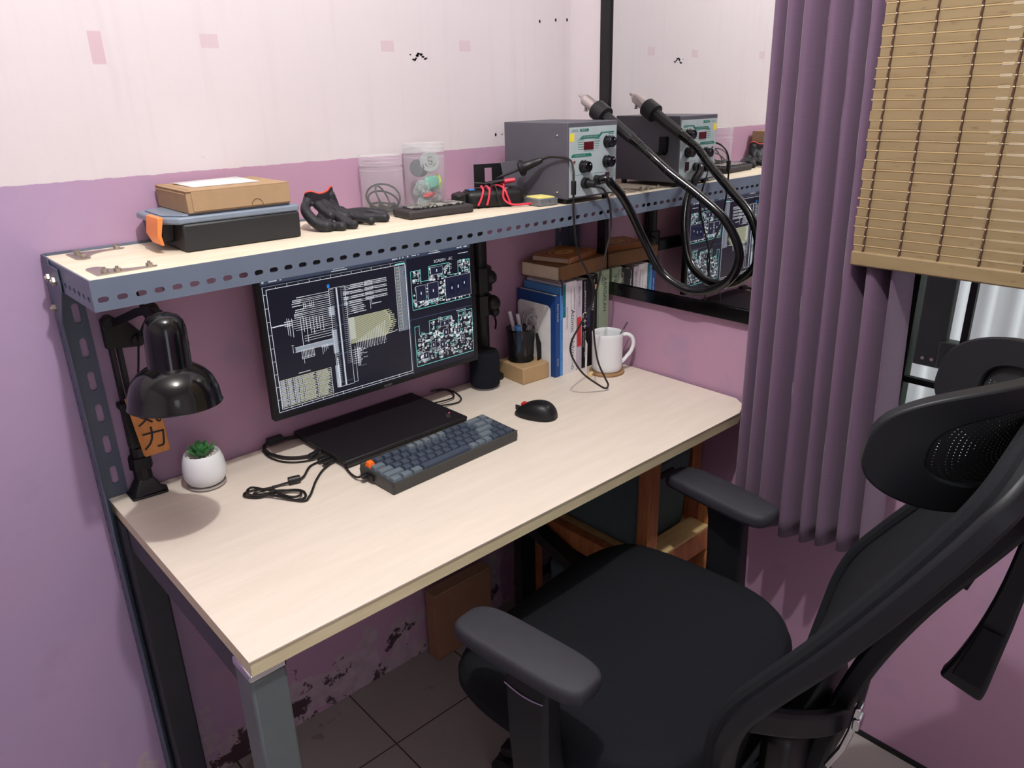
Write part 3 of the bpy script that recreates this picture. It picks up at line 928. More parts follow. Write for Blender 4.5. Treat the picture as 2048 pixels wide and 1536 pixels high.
# board layouts
H('scrd', 0.6366, sx1, 0.9800, 0.0010)
def board(zb, ztop, outline, chips, seed, solid=False):
    r = random.Random(seed)
    for (xa, za), (xb, zb_) in zip(outline[:-1], outline[1:]):
        if abs(xa - xb) > abs(za - zb_): H('scrc', xa, xb, za, 0.0011)
        else: V('scrc', xa, za, zb_, 0.0011)
    def inchip(x, z, m=0.001):
        return any(c[0] - m < x < c[2] + m and c[1] - m < z < c[3] + m for c in chips)
    n = 0
    while n < (300 if solid else 190):
        x = r.uniform(0.649, 0.811); z = r.uniform(zb, ztop)
        if inchip(x, z) or blocked(x, z): continue
        w = r.uniform(0.0016, 0.0075); h = r.uniform(0.0014, 0.0065)
        if x + w > 0.8125: continue
        if r.random() < 0.34: R('scrw' if r.random() < .75 else 'scrg', x, z, x + w, z + h)
        else: box_('scrw' if r.random() < .7 else 'scrc', x, z, x + w, z + h, 0.0007)
        n += 1
    for c in chips:
        R('scrchip', *c); H('scrw', c[0], c[2], c[1], .001); H('scrw', c[0], c[2], c[3], .001); V('scrw', c[0], c[1], c[3], .001); V('scrw', c[2], c[1], c[3], .001)
        m = ((c[0] + c[2]) / 2, (c[1] + c[3]) / 2)
        S['scrw'].quad((m[0] - .0012, Y - .00105, m[1] - .003), (m[0] + .0012, Y - .00105, m[1] - .003), (m[0] + .0012, Y - .00105, m[1] + .003), (m[0] - .0012, Y - .00105, m[1] + .003))
def blocked(x, z):
    if x < 0.652 and z > 1.07: return True
    return (0.672 < x < 0.694 and z > 1.060) or (0.752 < x < 0.776 and z > 1.060) or (x > 0.775 and z > 1.088)
board(1.003, 1.086, [(0.6460, 1.0020), (0.6460, 1.0860), (0.6720, 1.0880), (0.6720, 1.0600), (0.6940, 1.0600), (0.6940, 1.0900), (0.7520, 1.0900), (0.7520, 1.0620), (0.7760, 1.0620), (0.7760, 1.0900), (0.8100, 1.0900), (0.8100, 1.0560)],
      [(0.6575, 1.0173, 0.6833, 1.0516), (0.6894, 1.0164, 0.7177, 1.0528), (0.7380, 1.0080, 0.8110, 1.0570), (0.7480, 1.0180, 0.7640, 1.0450), (0.7690, 1.0180, 0.7790, 1.0450), (0.7850, 1.0270, 0.8000, 1.0480), (0.7000, 1.0700, 0.7320, 1.0860)], 3)
H('scrc', 0.646, 0.81, 1.0005, 0.0012)
word('scrw', 0.778, 1.1060, 0.028, 0.002)
def blocked(x, z):
    return (x < 0.690 and z > 0.942) or (0.752 < x < 0.768 and z > 0.943) or (z > 0.968)
board(0.873, 0.966, [(0.6470, 0.8700), (0.6470, 0.9620), (0.6590, 0.9640), (0.6590, 0.9400), (0.6870, 0.9400), (0.6870, 0.9680), (0.7300, 0.9680), (0.7500, 0.9680), (0.7500, 0.9440), (0.7700, 0.9440), (0.7700, 0.9720), (0.8110, 0.9720), (0.8110, 0.8700)],
      [(0.6660, 0.8830, 0.6800, 0.8980), (0.7140, 0.8960, 0.7280, 0.9150), (0.6900, 0.9030, 0.7010, 0.9170), (0.7260, 0.9240, 0.7390, 0.9400), (0.7620, 0.9230, 0.7740, 0.9350), (0.7750, 0.9010, 0.7860, 0.9130), (0.718, 0.948, 0.742, 0.960)], 5, True)
H('scrc', 0.647, 0.811, 0.8690, 0.0013); word('scrw', 0.765, 0.9755, 0.028, 0.002)
me_ = scrn.data
OFFs = OFF[scrn]
vs_ = [v.co.copy() for v in me_.vertices]; fs_ = [tuple(p.vertices) for p in me_.polygons]; mi_ = [0] * len(fs_)
nm_ = bpy.data.meshes.new('screen')
nm_.materials.append(M['scr'])
for k, gg in S.items():
    o_ = len(vs_)
    vs_ += [v - OFFs for v in gg.v]; fs_ += [tuple(i + o_ for i in f) for f in gg.f]
    mi_ += [len(nm_.materials)] * len(gg.f)
    nm_.materials.append(M[k])
nm_.from_pydata(vs_, [], fs_)
nm_.polygons.foreach_set('material_index', mi_)
scrn.data = nm_
text('screen_text', '2CADD1  -5C', 0.0088, 'scrw', scrn, (0.709, Y - 0.0012, 1.0985), (1, 0, 0), (0, 0, 1), 'LEFT', 0)
M['acer'] = mat('grey_print', (120, 120, 122), 0.5)
text('maker_mark', 'acer', 0.0095, 'acer', t, (0.5665, Y - 0.0014, 0.8487), (1, 0, 0), (0, 0, 1), 'CENTER', 0, 1.3)

# ------------------------------------------------------------------ monitor arm
t = thing('clamp_stand', 'black clamp-on monitor arm with knobbly joints standing behind the screen', 'monitor arm', (0.895, -0.040, 0.75))
G().cyl((0.904, -0.023, 0.752), (0.904, -0.023, 1.155), 0.0185, n=24).obj('pole', 'black', t)
G().lathe([(0.0001, 0.0), (0.021, 0.0), (0.021, 0.010), (0.016, 0.014), (0.0001, 0.014)], (0.930, -0.040, 0.7505), 32).box((0.90, -0.040, 0.7505), (0.930, -0.008, 0.757)).obj('base_plate', 'black', t)
g = G().cyl((0.904, -0.023, 0.985), (0.904, -0.023, 1.045), 0.029, n=8).ball((0.921, -0.040, 1.018), 0.018, 8).ball((0.931, -0.040, 1.012), 0.010, 6).cyl((0.904, -0.023, 1.015), (0.935, -0.040, 1.015), 0.012)
g.obj('upper_clamp', 'black', t)
g = G().cyl((0.904, -0.023, 0.925), (0.904, -0.023, 0.975), 0.027, n=8).ball((0.925, -0.042, 0.952), 0.021, 8).ball((0.930, -0.044, 0.930), 0.013, 6)
g.obj('lower_clamp', 'black', t)
G().bar([(0.904, -0.023, 0.998), (0.78, -0.036, 1.0), (0.66, -0.042, 0.998), (0.60, -0.052, 0.995)], 0.026, 0.034).obj('arm', 'black', t, bevel=0.004)
G().box((0.56, -0.064, 0.955), (0.65, -0.052, 1.04)).obj('mounting_plate', 'black', t, bevel=0.004)
G().tube(smooth([(0.90, -0.02, 1.0), (0.94, -0.02, 0.93), (0.945, -0.03, 0.90), (0.93, -0.045, 0.885)], 6), 0.0028).obj('cable', 'cable', t)

# ------------------------------------------------------------------ desk lamp
t = thing('desk_lamp', 'glossy black swing-arm desk lamp clamped at the left end of the desk', 'lamp', (0.06, -0.03, 0.75))
g = G().prism([(0.030, -0.052, 0.7505), (0.092, -0.058, 0.7505), (0.098, -0.030, 0.7505), (0.080, -0.004, 0.7505), (0.030, -0.006, 0.7505)], (0, 0, 0.004))
g.taper((0.062, -0.030), 0.056, 0.044, 0.754, 0.784, 0.026, 0.026)
g.obj('clamp', 'black', t, bevel=0.002)
g = G().cyl((0.061, -0.030, 0.784), (0.061, -0.030, 0.846), 0.0165, 0.014, 10).cyl((0.061, -0.030, 0.805), (0.061, -0.030, 0.828), 0.021, 0.020, 8)
g.obj('swivel', 'black', t)
G().box((0.048, -0.040, 0.846), (0.072, -0.020, 0.935)).box((0.044, -0.043, 0.925), (0.076, -0.018, 0.937)).obj('lower_arm_sleeve', 'black', t, bevel=0.002)
G().box((0.0505, -0.037, 0.93), (0.0585, -0.023, 1.075)).box((0.0625, -0.037, 0.93), (0.0705, -0.023, 1.075)).obj('lower_arm', 'black', t, bevel=0.001)
g = G().prism([(0.046, -0.022, 1.040), (0.096, -0.022, 1.034), (0.112, -0.022, 1.052), (0.085, -0.022, 1.085), (0.046, -0.022, 1.092)], (0, -0.016, 0))
g.cyl((0.060, -0.018, 1.085), (0.060, -0.042, 1.085), 0.012, n=12).cyl((0.098, -0.018, 1.045), (0.098, -0.042, 1.045), 0.011, n=12)
g.obj('elbow_joint', 'black', t, bevel=0.0015)
G().bar([(0.062, -0.035, 1.082), (0.092, -0.09, 1.108), (0.105, -0.13, 1.118)], 0.008, 0.014).bar([(0.098, -0.040, 1.048), (0.110, -0.11, 1.098)], 0.006, 0.010).obj('upper_arm', 'black', t, bevel=0.001)
G().bar([(0.108, -0.120, 1.114), (0.100, -0.19, 1.118), (0.078, -0.262, 1.118)], 0.010, 0.014).cyl((0.114, -0.115, 1.112), (0.098, -0.120, 1.112), 0.013).obj('head_bracket', 'black', t)
G().tube(smooth([(0.104, -0.10, 1.10), (0.093, -0.07, 1.06), (0.088, -0.045, 1.0), (0.080, -0.036, 0.95)], 6), 0.0018).obj('spring', 'blackmatte', t)
mt = Matrix.Rotation(math.radians(3), 3, 'Y') @ Matrix.Rotation(math.radians(-2), 3, 'X')
prof = [(0.0001, 0.1420), (0.010, 0.1412), (0.0205, 0.1368), (0.0270, 0.1290), (0.0300, 0.117), (0.0308, 0.095), (0.0312, 0.066), (0.0318, 0.060), (0.038, 0.0575), (0.049, 0.050), (0.0585, 0.0385), (0.0655, 0.021), (0.0680, 0.002), (0.0695, 0.0), (0.0680, 0.0), (0.0662, 0.002), (0.060, 0.020), (0.050, 0.036), (0.036, 0.049), (0.029, 0.056), (0.0285, 0.10), (0.0001, 0.130)]
sh = G().lathe(prof, (0.0667, -0.2877, 1.006), 64, mt).obj('lamp_shade', 'blackgloss', t, ang=60)
G().lathe([(0.0001, 0.040), (0.010, 0.042), (0.017, 0.052), (0.020, 0.064), (0.012, 0.085), (0.012, 0.10)], (0.0667, -0.2877, 1.006), 20, mt).obj('bulb', 'ceramic', t)
G().tube(smooth([(0.100, -0.10, 1.115), (0.103, -0.06, 1.14), (0.105, -0.03, 1.18), (0.106, -0.02, 1.20)], 6), 0.004).obj('power_cord', 'cable', t)
t = thing('hanging_tube', 'thin silver tube poking down from under the shelf above the lamp', 'tube', (0.110, -0.215, 1.155))
G().cyl((0.096, -0.205, 1.192), (0.112, -0.215, 1.150), 0.0035).obj('tube', 'steelspoon', t)
t = thing('wooden_tag', 'small orange wooden tag with black brush characters hanging on the lamp column', 'tag', (0.08, -0.062, 0.84))
a = 0.03
G().prism([(0.0485, -0.070, 0.955), (0.102, -0.070, 0.955), (0.1065, -0.070, 0.842), (0.104, -0.070, 0.838), (0.0625, -0.070, 0.838), (0.060, -0.070, 0.842)], (0, 0.004, 0)).obj('board', 'tag', t, bevel=0.001)
text('characters', '気', 0.046, 'ink', t, (0.080, -0.0704, 0.9155), (1, 0, -.03), (0, 0, 1), 'CENTER', 0.0003)
text('characters', '力', 0.046, 'ink', t, (0.083, -0.0704, 0.868), (1, 0, -.03), (0, 0, 1), 'CENTER', 0.0003)
G().tube([(0.075, -0.066, 0.955), (0.062, -0.05, 0.985)], 0.0008).obj('string', 'cable', t)

# ------------------------------------------------------------------ succulent
t = thing('potted_succulent', 'small green succulent in a round white pot on a saucer', 'plant', (0.157, -0.078, 0.75))
pc = (0.157, -0.078, 0.0)
G().lathe([(0.0001, 0.7503), (0.033, 0.7503), (0.036, 0.754), (0.034, 0.7555), (0.0001, 0.7555)], pc, 40).obj('saucer', mat('grey_saucer', (150, 142, 138), 0.6), t)
G().lathe([(0.0001, 0.7556), (0.026, 0.7556), (0.033, 0.760), (0.0385, 0.772), (0.0400, 0.785), (0.0375, 0.803), (0.0330, 0.8165), (0.0312, 0.8185), (0.0295, 0.8165), (0.0295, 0.810), (0.0001, 0.808)], pc, 48).obj('pot', 'ceramic', t, ang=60)
g = G()
for k in range(60):
    a = rnd.random() * 6.28; r = rnd.random() ** .5 * 0.027
    g.ball((pc[0] + r * math.cos(a), pc[1] + r * math.sin(a), 0.8105), 0.0028, 5)
g.obj('gravel', 'soil', t)
def leaf(a, r0, tilt, L, wd):
    d = Vector((math.cos(a), math.sin(a), 0))
    s = Vector((-math.sin(a), math.cos(a), 0))
    base = Vector((pc[0], pc[1], 0.813)) + d * r0
    up = d * math.cos(tilt) + Vector((0, 0, 1)) * math.sin(tilt)
    nn = s.cross(up)
    g = G()
    def fn(u, v):
        an = u * 2 * PI
        w = wd * math.sin(PI * min(1, 0.16 + v * 0.84)) ** 0.7
        if v > 0.85: w *= (1 - (v - 0.85) / 0.16 * 0.8)
        th = 0.0024 * (1 - v * 0.6)
        return base + up * (v * L) + s * math.cos(an) * w + nn * (math.sin(an) * th - 0.22 * L * v * v)
    return g.grid(fn, 10, 8, True)
for ring, (n, r0, tl, L, wd) in enumerate(((9, 0.006, 0.55, 0.026, 0.0075), (8, 0.004, 0.95, 0.024, 0.007), (5, 0.002, 1.25, 0.021, 0.006))):
    for k in range(n):
        leaf(2 * PI * k / n + ring * .4 + rnd.uniform(-.1, .1), r0, tl + rnd.uniform(-.12, .12), L * rnd.uniform(.9, 1.15), wd).obj('leaf', 'leaf', t)

# ------------------------------------------------------------------ laptop
LT = thing('laptop', 'closed black laptop lying on the desk under the monitor', 'laptop', (0.534, -0.113, 0.75), math.radians(0.9))
w, d = 0.315, 0.211
G().taper((0, 0), w - .012, d - .010, 0.002, 0.0105, w, d).obj('base', 'laptop', LT, bevel=0.002)
G().box((-w / 2, -d / 2, 0.0112), (w / 2, d / 2, 0.0195)).obj('lid', 'laptop', LT, bevel=0.003)
for x, y in ((-.13, -.08), (.13, -.08), (-.13, .08), (.13, .08)):
    G().cyl((x, y, 0.0), (x, y, 0.0025), 0.006).obj('foot', 'rubber', LT)
M['silverlogo'] = mat('dull_silver', (84, 78, 82), 0.35, 0.6)
G().prism([(0.118, -0.080, 0.0196), (0.126, -0.084, 0.0196), (0.139, -0.064, 0.0196), (0.131, -0.060, 0.0196)], (0, 0, 0.0003)).obj('lid_emblem', 'silverlogo', LT)
M['led'] = emis('red_led', (255, 40, 90), 6)
G().cyl((0.140, -0.0615, 0.0195), (0.140, -0.0615, 0.0202), 0.0011).obj('lid_light', 'led', LT)

# ------------------------------------------------------------------ keyboard
KB = thing('keyboard', 'compact dark grey mechanical keyboard with one orange key', 'keyboard', (0.548, -0.311, 0.75), math.radians(2.4))
U_ = 0.01965; kw = 16 * U_; kd = 5 * U_
tl = Matrix.Rotation(math.radians(3.0), 3, 'X')
cw, cd = 0.3235, 0.1075
def KP(x, y, z): return tl @ Vector((x, y + cd / 2, z)) - Vector((0, cd / 2, 0))
g = G()
def kbox(g, x0, y0, z0, x1, y1, z1):
    return g.add([KP(x0, y0, z0), KP(x1, y0, z0), KP(x1, y1, z0), KP(x0, y1, z0), KP(x0, y0, z1), KP(x1, y0, z1), KP(x1, y1, z1), KP(x0, y1, z1)],
                 [(0, 3, 2, 1), (4, 5, 6, 7), (0, 1, 5, 4), (1, 2, 6, 5), (2, 3, 7, 6), (3, 0, 4, 7)])
kbox(g, -cw / 2, -cd / 2, 0.001, cw / 2, cd / 2, 0.014)
wl = 0.0042
kbox(g, -cw / 2, -cd / 2, 0.014, cw / 2, -cd / 2 + wl, 0.024)
kbox(g, -cw / 2, cd / 2 - wl, 0.014, cw / 2, cd / 2, 0.024)
kbox(g, -cw / 2, -cd / 2, 0.014, -cw / 2 + wl, cd / 2, 0.024)
kbox(g, cw / 2 - wl, -cd / 2, 0.014, cw / 2, cd / 2, 0.024)
g.obj('case', 'kbcase', KB, bevel=0.0012)
g = G()
for x in (-0.13, 0.13): kbox(g, x - .012, cd / 2 - .02, -0.0045, x + .012, cd / 2 - .004, 0.002)
g.obj('rear_foot', 'rubber', KB)
G().box((-cw / 2 - 0.004, 0.006, 0.009), (-cw / 2 + 0.002, 0.028, 0.019)).obj('side_port', 'black', KB)
rows = [[('o', 1)] + [('d', 1)] * 4 + [('l', 1)] * 5 + [('d', 1)] * 3 + [('l', 2), ('l', 1)],
        [('l', 1.5)] + [('d', 1)] * 12 + [('l', 1.5), ('l', 1)],
        [('l', 1.75)] + [('d', 1)] * 11 + [('l', 2.25), ('d', 1)],
        [('l', 2.25)] + [('d', 1)] * 10 + [('l', 1.75), ('d', 1), ('d', 1)],
        [('l', 1.25)] * 3 + [('d', 6.25)] + [('l', 1)] * 3 + [('d', 1)] * 3]
for r, row in enumerate(rows):
    x = -kw / 2
    yc = kd / 2 - (r + .5) * U_
    for c, wdt in row:
        W_ = wdt * U_
        g = G(); xc = x + W_ / 2
        hw = W_ / 2 - 0.0007; hd = U_ / 2 - 0.0007
        tw = hw - 0.0026; td = hd - 0.0030
        z0, z1 = 0.0165, (0.0295, 0.0278, 0.0268, 0.0272, 0.0272)[r]
        if c == 'o': tw -= 0.0015; td -= 0.0012
        vs = [KP(xc + i * hw, yc + j * hd, z0) for i, j in ((-1, -1), (1, -1), (1, 1), (-1, 1))] + [KP(xc + i * tw, yc + 0.0006 + j * td, z1) for i, j in ((-1, -1), (1, -1), (1, 1), (-1, 1))]
        vs.append(KP(xc, yc + .0006, z1 - 0.0006))
        g.add(vs, [(0, 3, 2, 1), (0, 1, 5, 4), (1, 2, 6, 5), (2, 3, 7, 6), (3, 0, 4, 7), (4, 5, 8), (5, 6, 8), (6, 7, 8), (7, 4, 8)])
        g.obj('keycap', {'o': 'orangekey', 'd': 'keydark', 'l': 'keylight'}[c], KB, bevel=0.0009)
        x += W_

# ------------------------------------------------------------------ mouse
MS = thing('computer_mouse', 'black wireless mouse with a red scroll wheel right of the keyboard', 'mouse', (0.831, -0.292, 0.75), math.radians(24))
def mfn(u, v):
    a = u * 2 * PI; e = v * PI / 2
    ca, sa = math.cos(a), math.sin(a)
    rx = 0.0300 - 0.0045 * sa; ry = 0.051
    x = rx * math.copysign(abs(ca) ** 0.85, ca) * math.cos(e) ** 0.55
    y = ry * math.copysign(abs(sa) ** 0.9, sa) * math.cos(e) ** 0.55
    z = 0.0355 * math.sin(e) ** 0.9 * (1 - 0.30 * (y / ry + 0.25) ** 2 - 0.10 * (y / ry)) 
    return Vector((x, y, z + 0.001))
G().grid(mfn, 48, 16, True).obj('body', 'black', MS, ang=70)
G().cyl((-0.0035, 0.028, 0.0240), (0.0035, 0.028, 0.0240), 0.0075, n=24).obj('scroll_wheel', 'red', MS)
G().box((-0.0009, 0.040, 0.010), (0.0009, 0.050, 0.021)).obj('button_gap', 'blackgloss', MS)
G().box((0.004, -0.022, 0.0335), (0.012, -0.014, 0.0358)).obj('emblem', 'silverlogo', MS)

# ------------------------------------------------------------------ cables on the desk
def cable(name, label, cat, pts, r=0.0019, z=None, n=6, m='cable'):
    return fset(G().tube(smooth(pts, n), r, 8).obj(name, m), label, cat)
def Z(pts, z): return [(x, y, z) for x, y in pts]
t = thing('coiled_display_cable', 'black cable with a ferrite barrel tied in a flat coil in front of the laptop', 'cable', (0.235, -0.21, 0.75))
c1 = [(0.3764, -0.1581, .759), (0.3494, -0.1526, .753), (0.3295, -0.1606, .753), (0.3037, -0.1885, .754), (0.2861, -0.1997, .757), (0.2726, -0.1976, .757), (0.253, -0.1893, .754), (0.2305, -0.1835, .753), (0.2066, -0.1707, .753),
      (0.1922, -0.1699, .753), (0.1864, -0.1828, .753), (0.2015, -0.2034, .753), (0.2263, -0.214, .756), (0.2574, -0.2211, .754), (0.2734, -0.2397, .753), (0.2672, -0.2628, .753), (0.2518, -0.2659, .753), (0.2397, -0.246, .754), (0.228, -0.2134, .760), (0.2185, -0.1841, .757), (0.2074, -0.166, .757), (0.196, -0.172, .757), (0.192, -0.188, .757), (0.2063, -0.2074, .757), (0.2283, -0.2181, .762), (0.2540, -0.2271, .757), (0.2664, -0.2417, .757), (0.2612, -0.2568, .757), (0.2478, -0.2559, .757), (0.236, -0.236, .758), (0.229, -0.216, .763), (0.216, -0.192, .757), (0.2, -0.192, .756), (0.222, -0.222, .757), (0.2544, -0.2735, .753), (0.2717, -0.268, .753), (0.2897, -0.2478, .753), (0.3123, -0.2201, .753), (0.3423, -0.1915, .753), (0.3767, -0.1754, .759)]
G().tube(smooth(c1, 6), 0.0023, 8).obj('cord', 'cable', t)
G().cyl((0.290, -0.2000, .7585), (0.268, -0.1945, .7585), 0.0075, n=16).obj('ferrite_barrel', 'cable', t, bevel=0.001)
G().bar([(0.2215, -0.2235, .7595), (0.2335, -0.2055, .7650)], 0.004, 0.004).obj('tie', 'rubber', t)
for p in ((0.3764, -0.158, .7595), (0.3767, -0.1745, .7595)):
    G().obox((p[0] - .012, p[1] - .001, p[2]), 0.026, 0.011, 0.007, Matrix.Identity(3)).obj('plug', 'rubber', t, bevel=0.0015)
t = thing('laptop_power_cable', 'thick black cable looping behind the left end of the laptop', 'cable', (0.32, -0.06, 0.75))
G().tube(smooth([(0.374, -0.1317, .760), (0.3416, -0.113, .755), (0.3141, -0.0887, .755), (0.3005, -0.049, .755), (0.3018, -0.0066 - .012, .758), (0.318, -0.012, .762), (0.345, -0.010, .760), (0.385, -0.0195, .756)], 8), 0.0035, 10).obj('cord', 'cable', t)
G().obox((0.361, -0.1275, .7605), 0.030, 0.012, 0.009, Matrix.Rotation(.3, 3, 'Z')).obj('plug', 'rubber', t, bevel=0.002)
G().obox((0.331, -0.0115, .764), 0.034, 0.014, 0.014, Matrix.Identity(3)).obj('plug', 'rubber', t, bevel=0.002)
G().tube(smooth([(0.374, -0.1417, .757), (0.335, -0.128, .7525), (0.305, -0.100, .7525), (0.294, -0.058, .7525), (0.298, -0.02, .7525)], 8), 0.002, 8).obj('thin_cord', 'cable', t)
t = thing('keyboard_usb_cable', 'short black cable running from the laptop to the keyboard port', 'cable', (0.39, -0.24, 0.75))
G().tube(smooth([(0.386, -0.195, .760), (0.380, -0.216, .756), (0.374, -0.245, .754), (0.372, -0.272, .757), (0.380, -0.2855, .763)], 8), 0.0022, 8).obj('cord', 'cable', t)
G().obox((0.3795, -0.290, .7640), 0.016, 0.010, 0.008, Matrix.Rotation(math.radians(2.4), 3, 'Z')).obj('plug', 'rubber', t, bevel=0.0015)
cable('charging_cable', 'thin black cable looping out of the right end of the laptop', 'cable', [(0.690, -0.100, .760), (0.7338, -0.1046, .754), (0.7561, -0.1051, .753), (0.7756, -0.0885, .753), (0.7881, -0.0494, .753), (0.7829, -0.0198, .754), (0.760, -0.010, .754)])
cable('charging_cable', 'thin black inner cable beside the right end of the laptop', 'cable', [(0.690, -0.080, .760), (0.7469, -0.082, .7565), (0.7677, -0.0711, .757), (0.7774, -0.0405, .757), (0.7725, -0.0163, .757), (0.745, -0.009, .757)])

# ------------------------------------------------------------------ smart speaker
t = thing('cylinder_speaker', 'dark fabric cylinder speaker standing right of the monitor', 'speaker', (0.871, -0.068, 0.75))
pc = (0.871, -0.068, 0)
G().lathe([(0.0001, 0.7503), (0.030, 0.7503), (0.0325, 0.753), (0.033, 0.756), (0.0001, 0.756)], pc, 40).obj('base_ring', mat('grey_ring', (120, 122, 126), .4), t)
G().lathe([(0.0001, 0.7555), (0.033, 0.7555), (0.0368, 0.762), (0.0375, 0.78), (0.0375, 0.825), (0.0362, 0.838), (0.0325, 0.846), (0.0275, 0.8475), (0.0001, 0.8475)], pc, 56).obj('fabric_body', mat('navy_black_fabric', (26, 29, 38), 0.9, 0, .2, .1, 300, .7, 1500), t, ang=50)
G().lathe([(0.0001, 0.8478), (0.026, 0.8478), (0.0268, 0.8484), (0.0001, 0.8488)], pc, 40).obj('top_cap', 'blackmatte', t)

# ------------------------------------------------------------------ small box with pencil cup
SBX = thing('small_carton', 'small plain kraft cardboard box on the desk beside the books', 'box', (0.9905, -0.082, 0.75), math.radians(-3.4))
G().box((-0.043, -0.0505, 0.0), (0.043, 0.0505, 0.0435)).obj('carton', 'kraft', SBX, bevel=0.0025)
pc = Vector((0.993, -0.070, 0.794))
t = thing('pencil_cup', 'black wire mesh pencil cup standing on the small kraft box', 'pencil cup', pc)
def cupm():
    m, tt, b = nt('wire_mesh_black'); g = N(m)
    tc = g.new('ShaderNodeTexCoord'); sep = g.new('ShaderNodeSeparateXYZ'); g.link(tc.outputs['UV'], sep.inputs[0])
    b.inputs['Base Color'].default_value = rgb(20, 20, 24); b.inputs['Roughness'].default_value = .35
    u = g.math('ADD', g.math('MULTIPLY', sep.outputs[0], 60), g.math('MULTIPLY', sep.outputs[1], 22)); v = g.math('SUBTRACT', g.math('MULTIPLY', sep.outputs[0], 60), g.math('MULTIPLY', sep.outputs[1], 22))
    f = lambda o: g.math('LESS_THAN', g.math('ABSOLUTE', g.math('SUBTRACT', g.math('FRACT', o), .5)), .30)
    h = g.math('MULTIPLY', f(u), f(v))
    tr = g.new('ShaderNodeBsdfTransparent'); ms = g.new('ShaderNodeMixShader')
    g.link(h, ms.inputs[0]); g.link(b.outputs[0], ms.inputs[1]); g.link(tr.outputs[0], ms.inputs[2]); g.link(ms.outputs[0], tt.nodes['Material Output'].inputs[0])
    return m
M['wiremesh'] = cupm()
G().grid(lambda u, v: pc + Vector(((0.032 + .004 * v) * math.cos(u * 2 * PI), (0.032 + .004 * v) * math.sin(u * 2 * PI), 0.001 + v * 0.083)), 48, 4).obj('mesh_wall', 'wiremesh', t, recalc=False, weld=False)
ring = lambda r, z: [pc + Vector((r * math.cos(a), r * math.sin(a), z)) for a in [k * 2 * PI / 40 for k in range(40)]]
G().tube(ring(0.036, 0.084), 0.0018, 8, True).obj('rim', 'blackgloss', t)
G().tube(ring(0.0325, 0.002), 0.0016, 8, True).add([*ring(0.032, 0.001)], [tuple(range(40))]).obj('bottom', 'blackgloss', t)
def pen(name, label, cat, b0, b1, r, m, cap=None, cm=None):
    tt = thing(name, label, cat, pc + Vector(b0))
    a = pc + Vector(b0); b = pc + Vector(b1)
    G().cyl(a, a.lerp(b, 0.06), r * .35, r, 10).cyl(a.lerp(b, 0.06), b, r, r, 10).obj('barrel', m, tt)
    if cap: G().cyl(a.lerp(b, cap), b + (b - a).normalized() * .0005, r * 1.18, r * 1.12, 10).obj('cap', cm, tt)
    return tt
M['penwhite'] = mat('pen_white', (206, 200, 208), 0.35)
M['penblue'] = mat('pen_blue', (70, 130, 200), 0.35)
M['pengrey'] = mat('pen_grey', (140, 130, 140), 0.3, 0.5)
pen('ballpoint_pen', 'white pen leaning left in the pencil cup', 'pen', (0.004, 0.006, 0.004), (-0.022, 0.016, 0.130), 0.005, 'penwhite')
pen('ballpoint_pen', 'second white pen leaning in the middle of the pencil cup', 'pen', (0.012, -0.004, 0.004), (-0.006, 0.004, 0.122), 0.0048, 'penwhite')
pen('marker_pen', 'blue capped marker low at the front left of the pencil cup', 'marker', (-0.010, -0.006, 0.004), (-0.022, -0.014, 0.096), 0.0072, 'penblue', 0.7, 'penblue')
pen('tweezers', 'pointed metal tweezers standing in the pencil cup', 'tweezers', (-0.008, 0.012, 0.004), (0.014, 0.0, 0.126), 0.0028, 'pengrey')
pen('black_marker', 'black pen with a silver tip leaning across the pencil cup front', 'pen', (-0.020, -0.012, 0.005), (0.016, -0.020, 0.092), 0.006, 'black', 0.85, 'pengrey')
t2 = thing('scissors', 'scissors with round grey handles standing in the pencil cup', 'scissors', pc + Vector((0.01, 0.008, 0.004)))
for k, (cx, cz, r) in enumerate(((0.040, 0.112, 0.015), (0.030, 0.098, 0.019))):
    c = pc + Vector((cx, -0.006 - k * .006, cz))
    G().tube([c + Vector((math.cos(a) * r * .8, -math.cos(a) * r * .3, math.sin(a) * r)) for a in [q * 2 * PI / 28 for q in range(28)]], 0.0026, 8, True).obj('handle_loop', mat('grey_rubber_%s' % 'ab'[k], (150, 148, 154), .5), t2)
G().bar([pc + Vector((0.006, 0.006, 0.008)), pc + Vector((0.024, -.004, 0.094))], [.004, .012], .002, (0, 1, 0)).obj('blade', 'steelspoon', t2)
t = thing('clip_pouch', 'black fringed strap hanging over the front of the pencil cup', 'strap', pc + Vector((0.024, -0.036, 0.0)))
for k in range(6):
    G().tube([pc + Vector((0.024 + .0022 * k, -0.0335 + .0014 * k, 0.070 - 0.001 * (k - 2) ** 2)), pc + Vector((0.027 + .0026 * k, -0.036 + .001 * k, 0.04)), pc + Vector((0.024 + .0030 * k, -0.0385 + .001 * k, -0.002 - .0012 * (k % 3)))], [0.003, 0.003, 0.0022], 6).obj('strand', 'blackmatte', t)
t = thing('eraser', 'dark grey block lying on the kraft box behind the pencil cup', 'eraser', (1.020, -0.055, 0.7935), math.radians(-40))
G().box((-0.008, -0.014, 0.0003), (0.008, 0.014, 0.009)).obj('block', 'chairplastic', t, bevel=0.002)

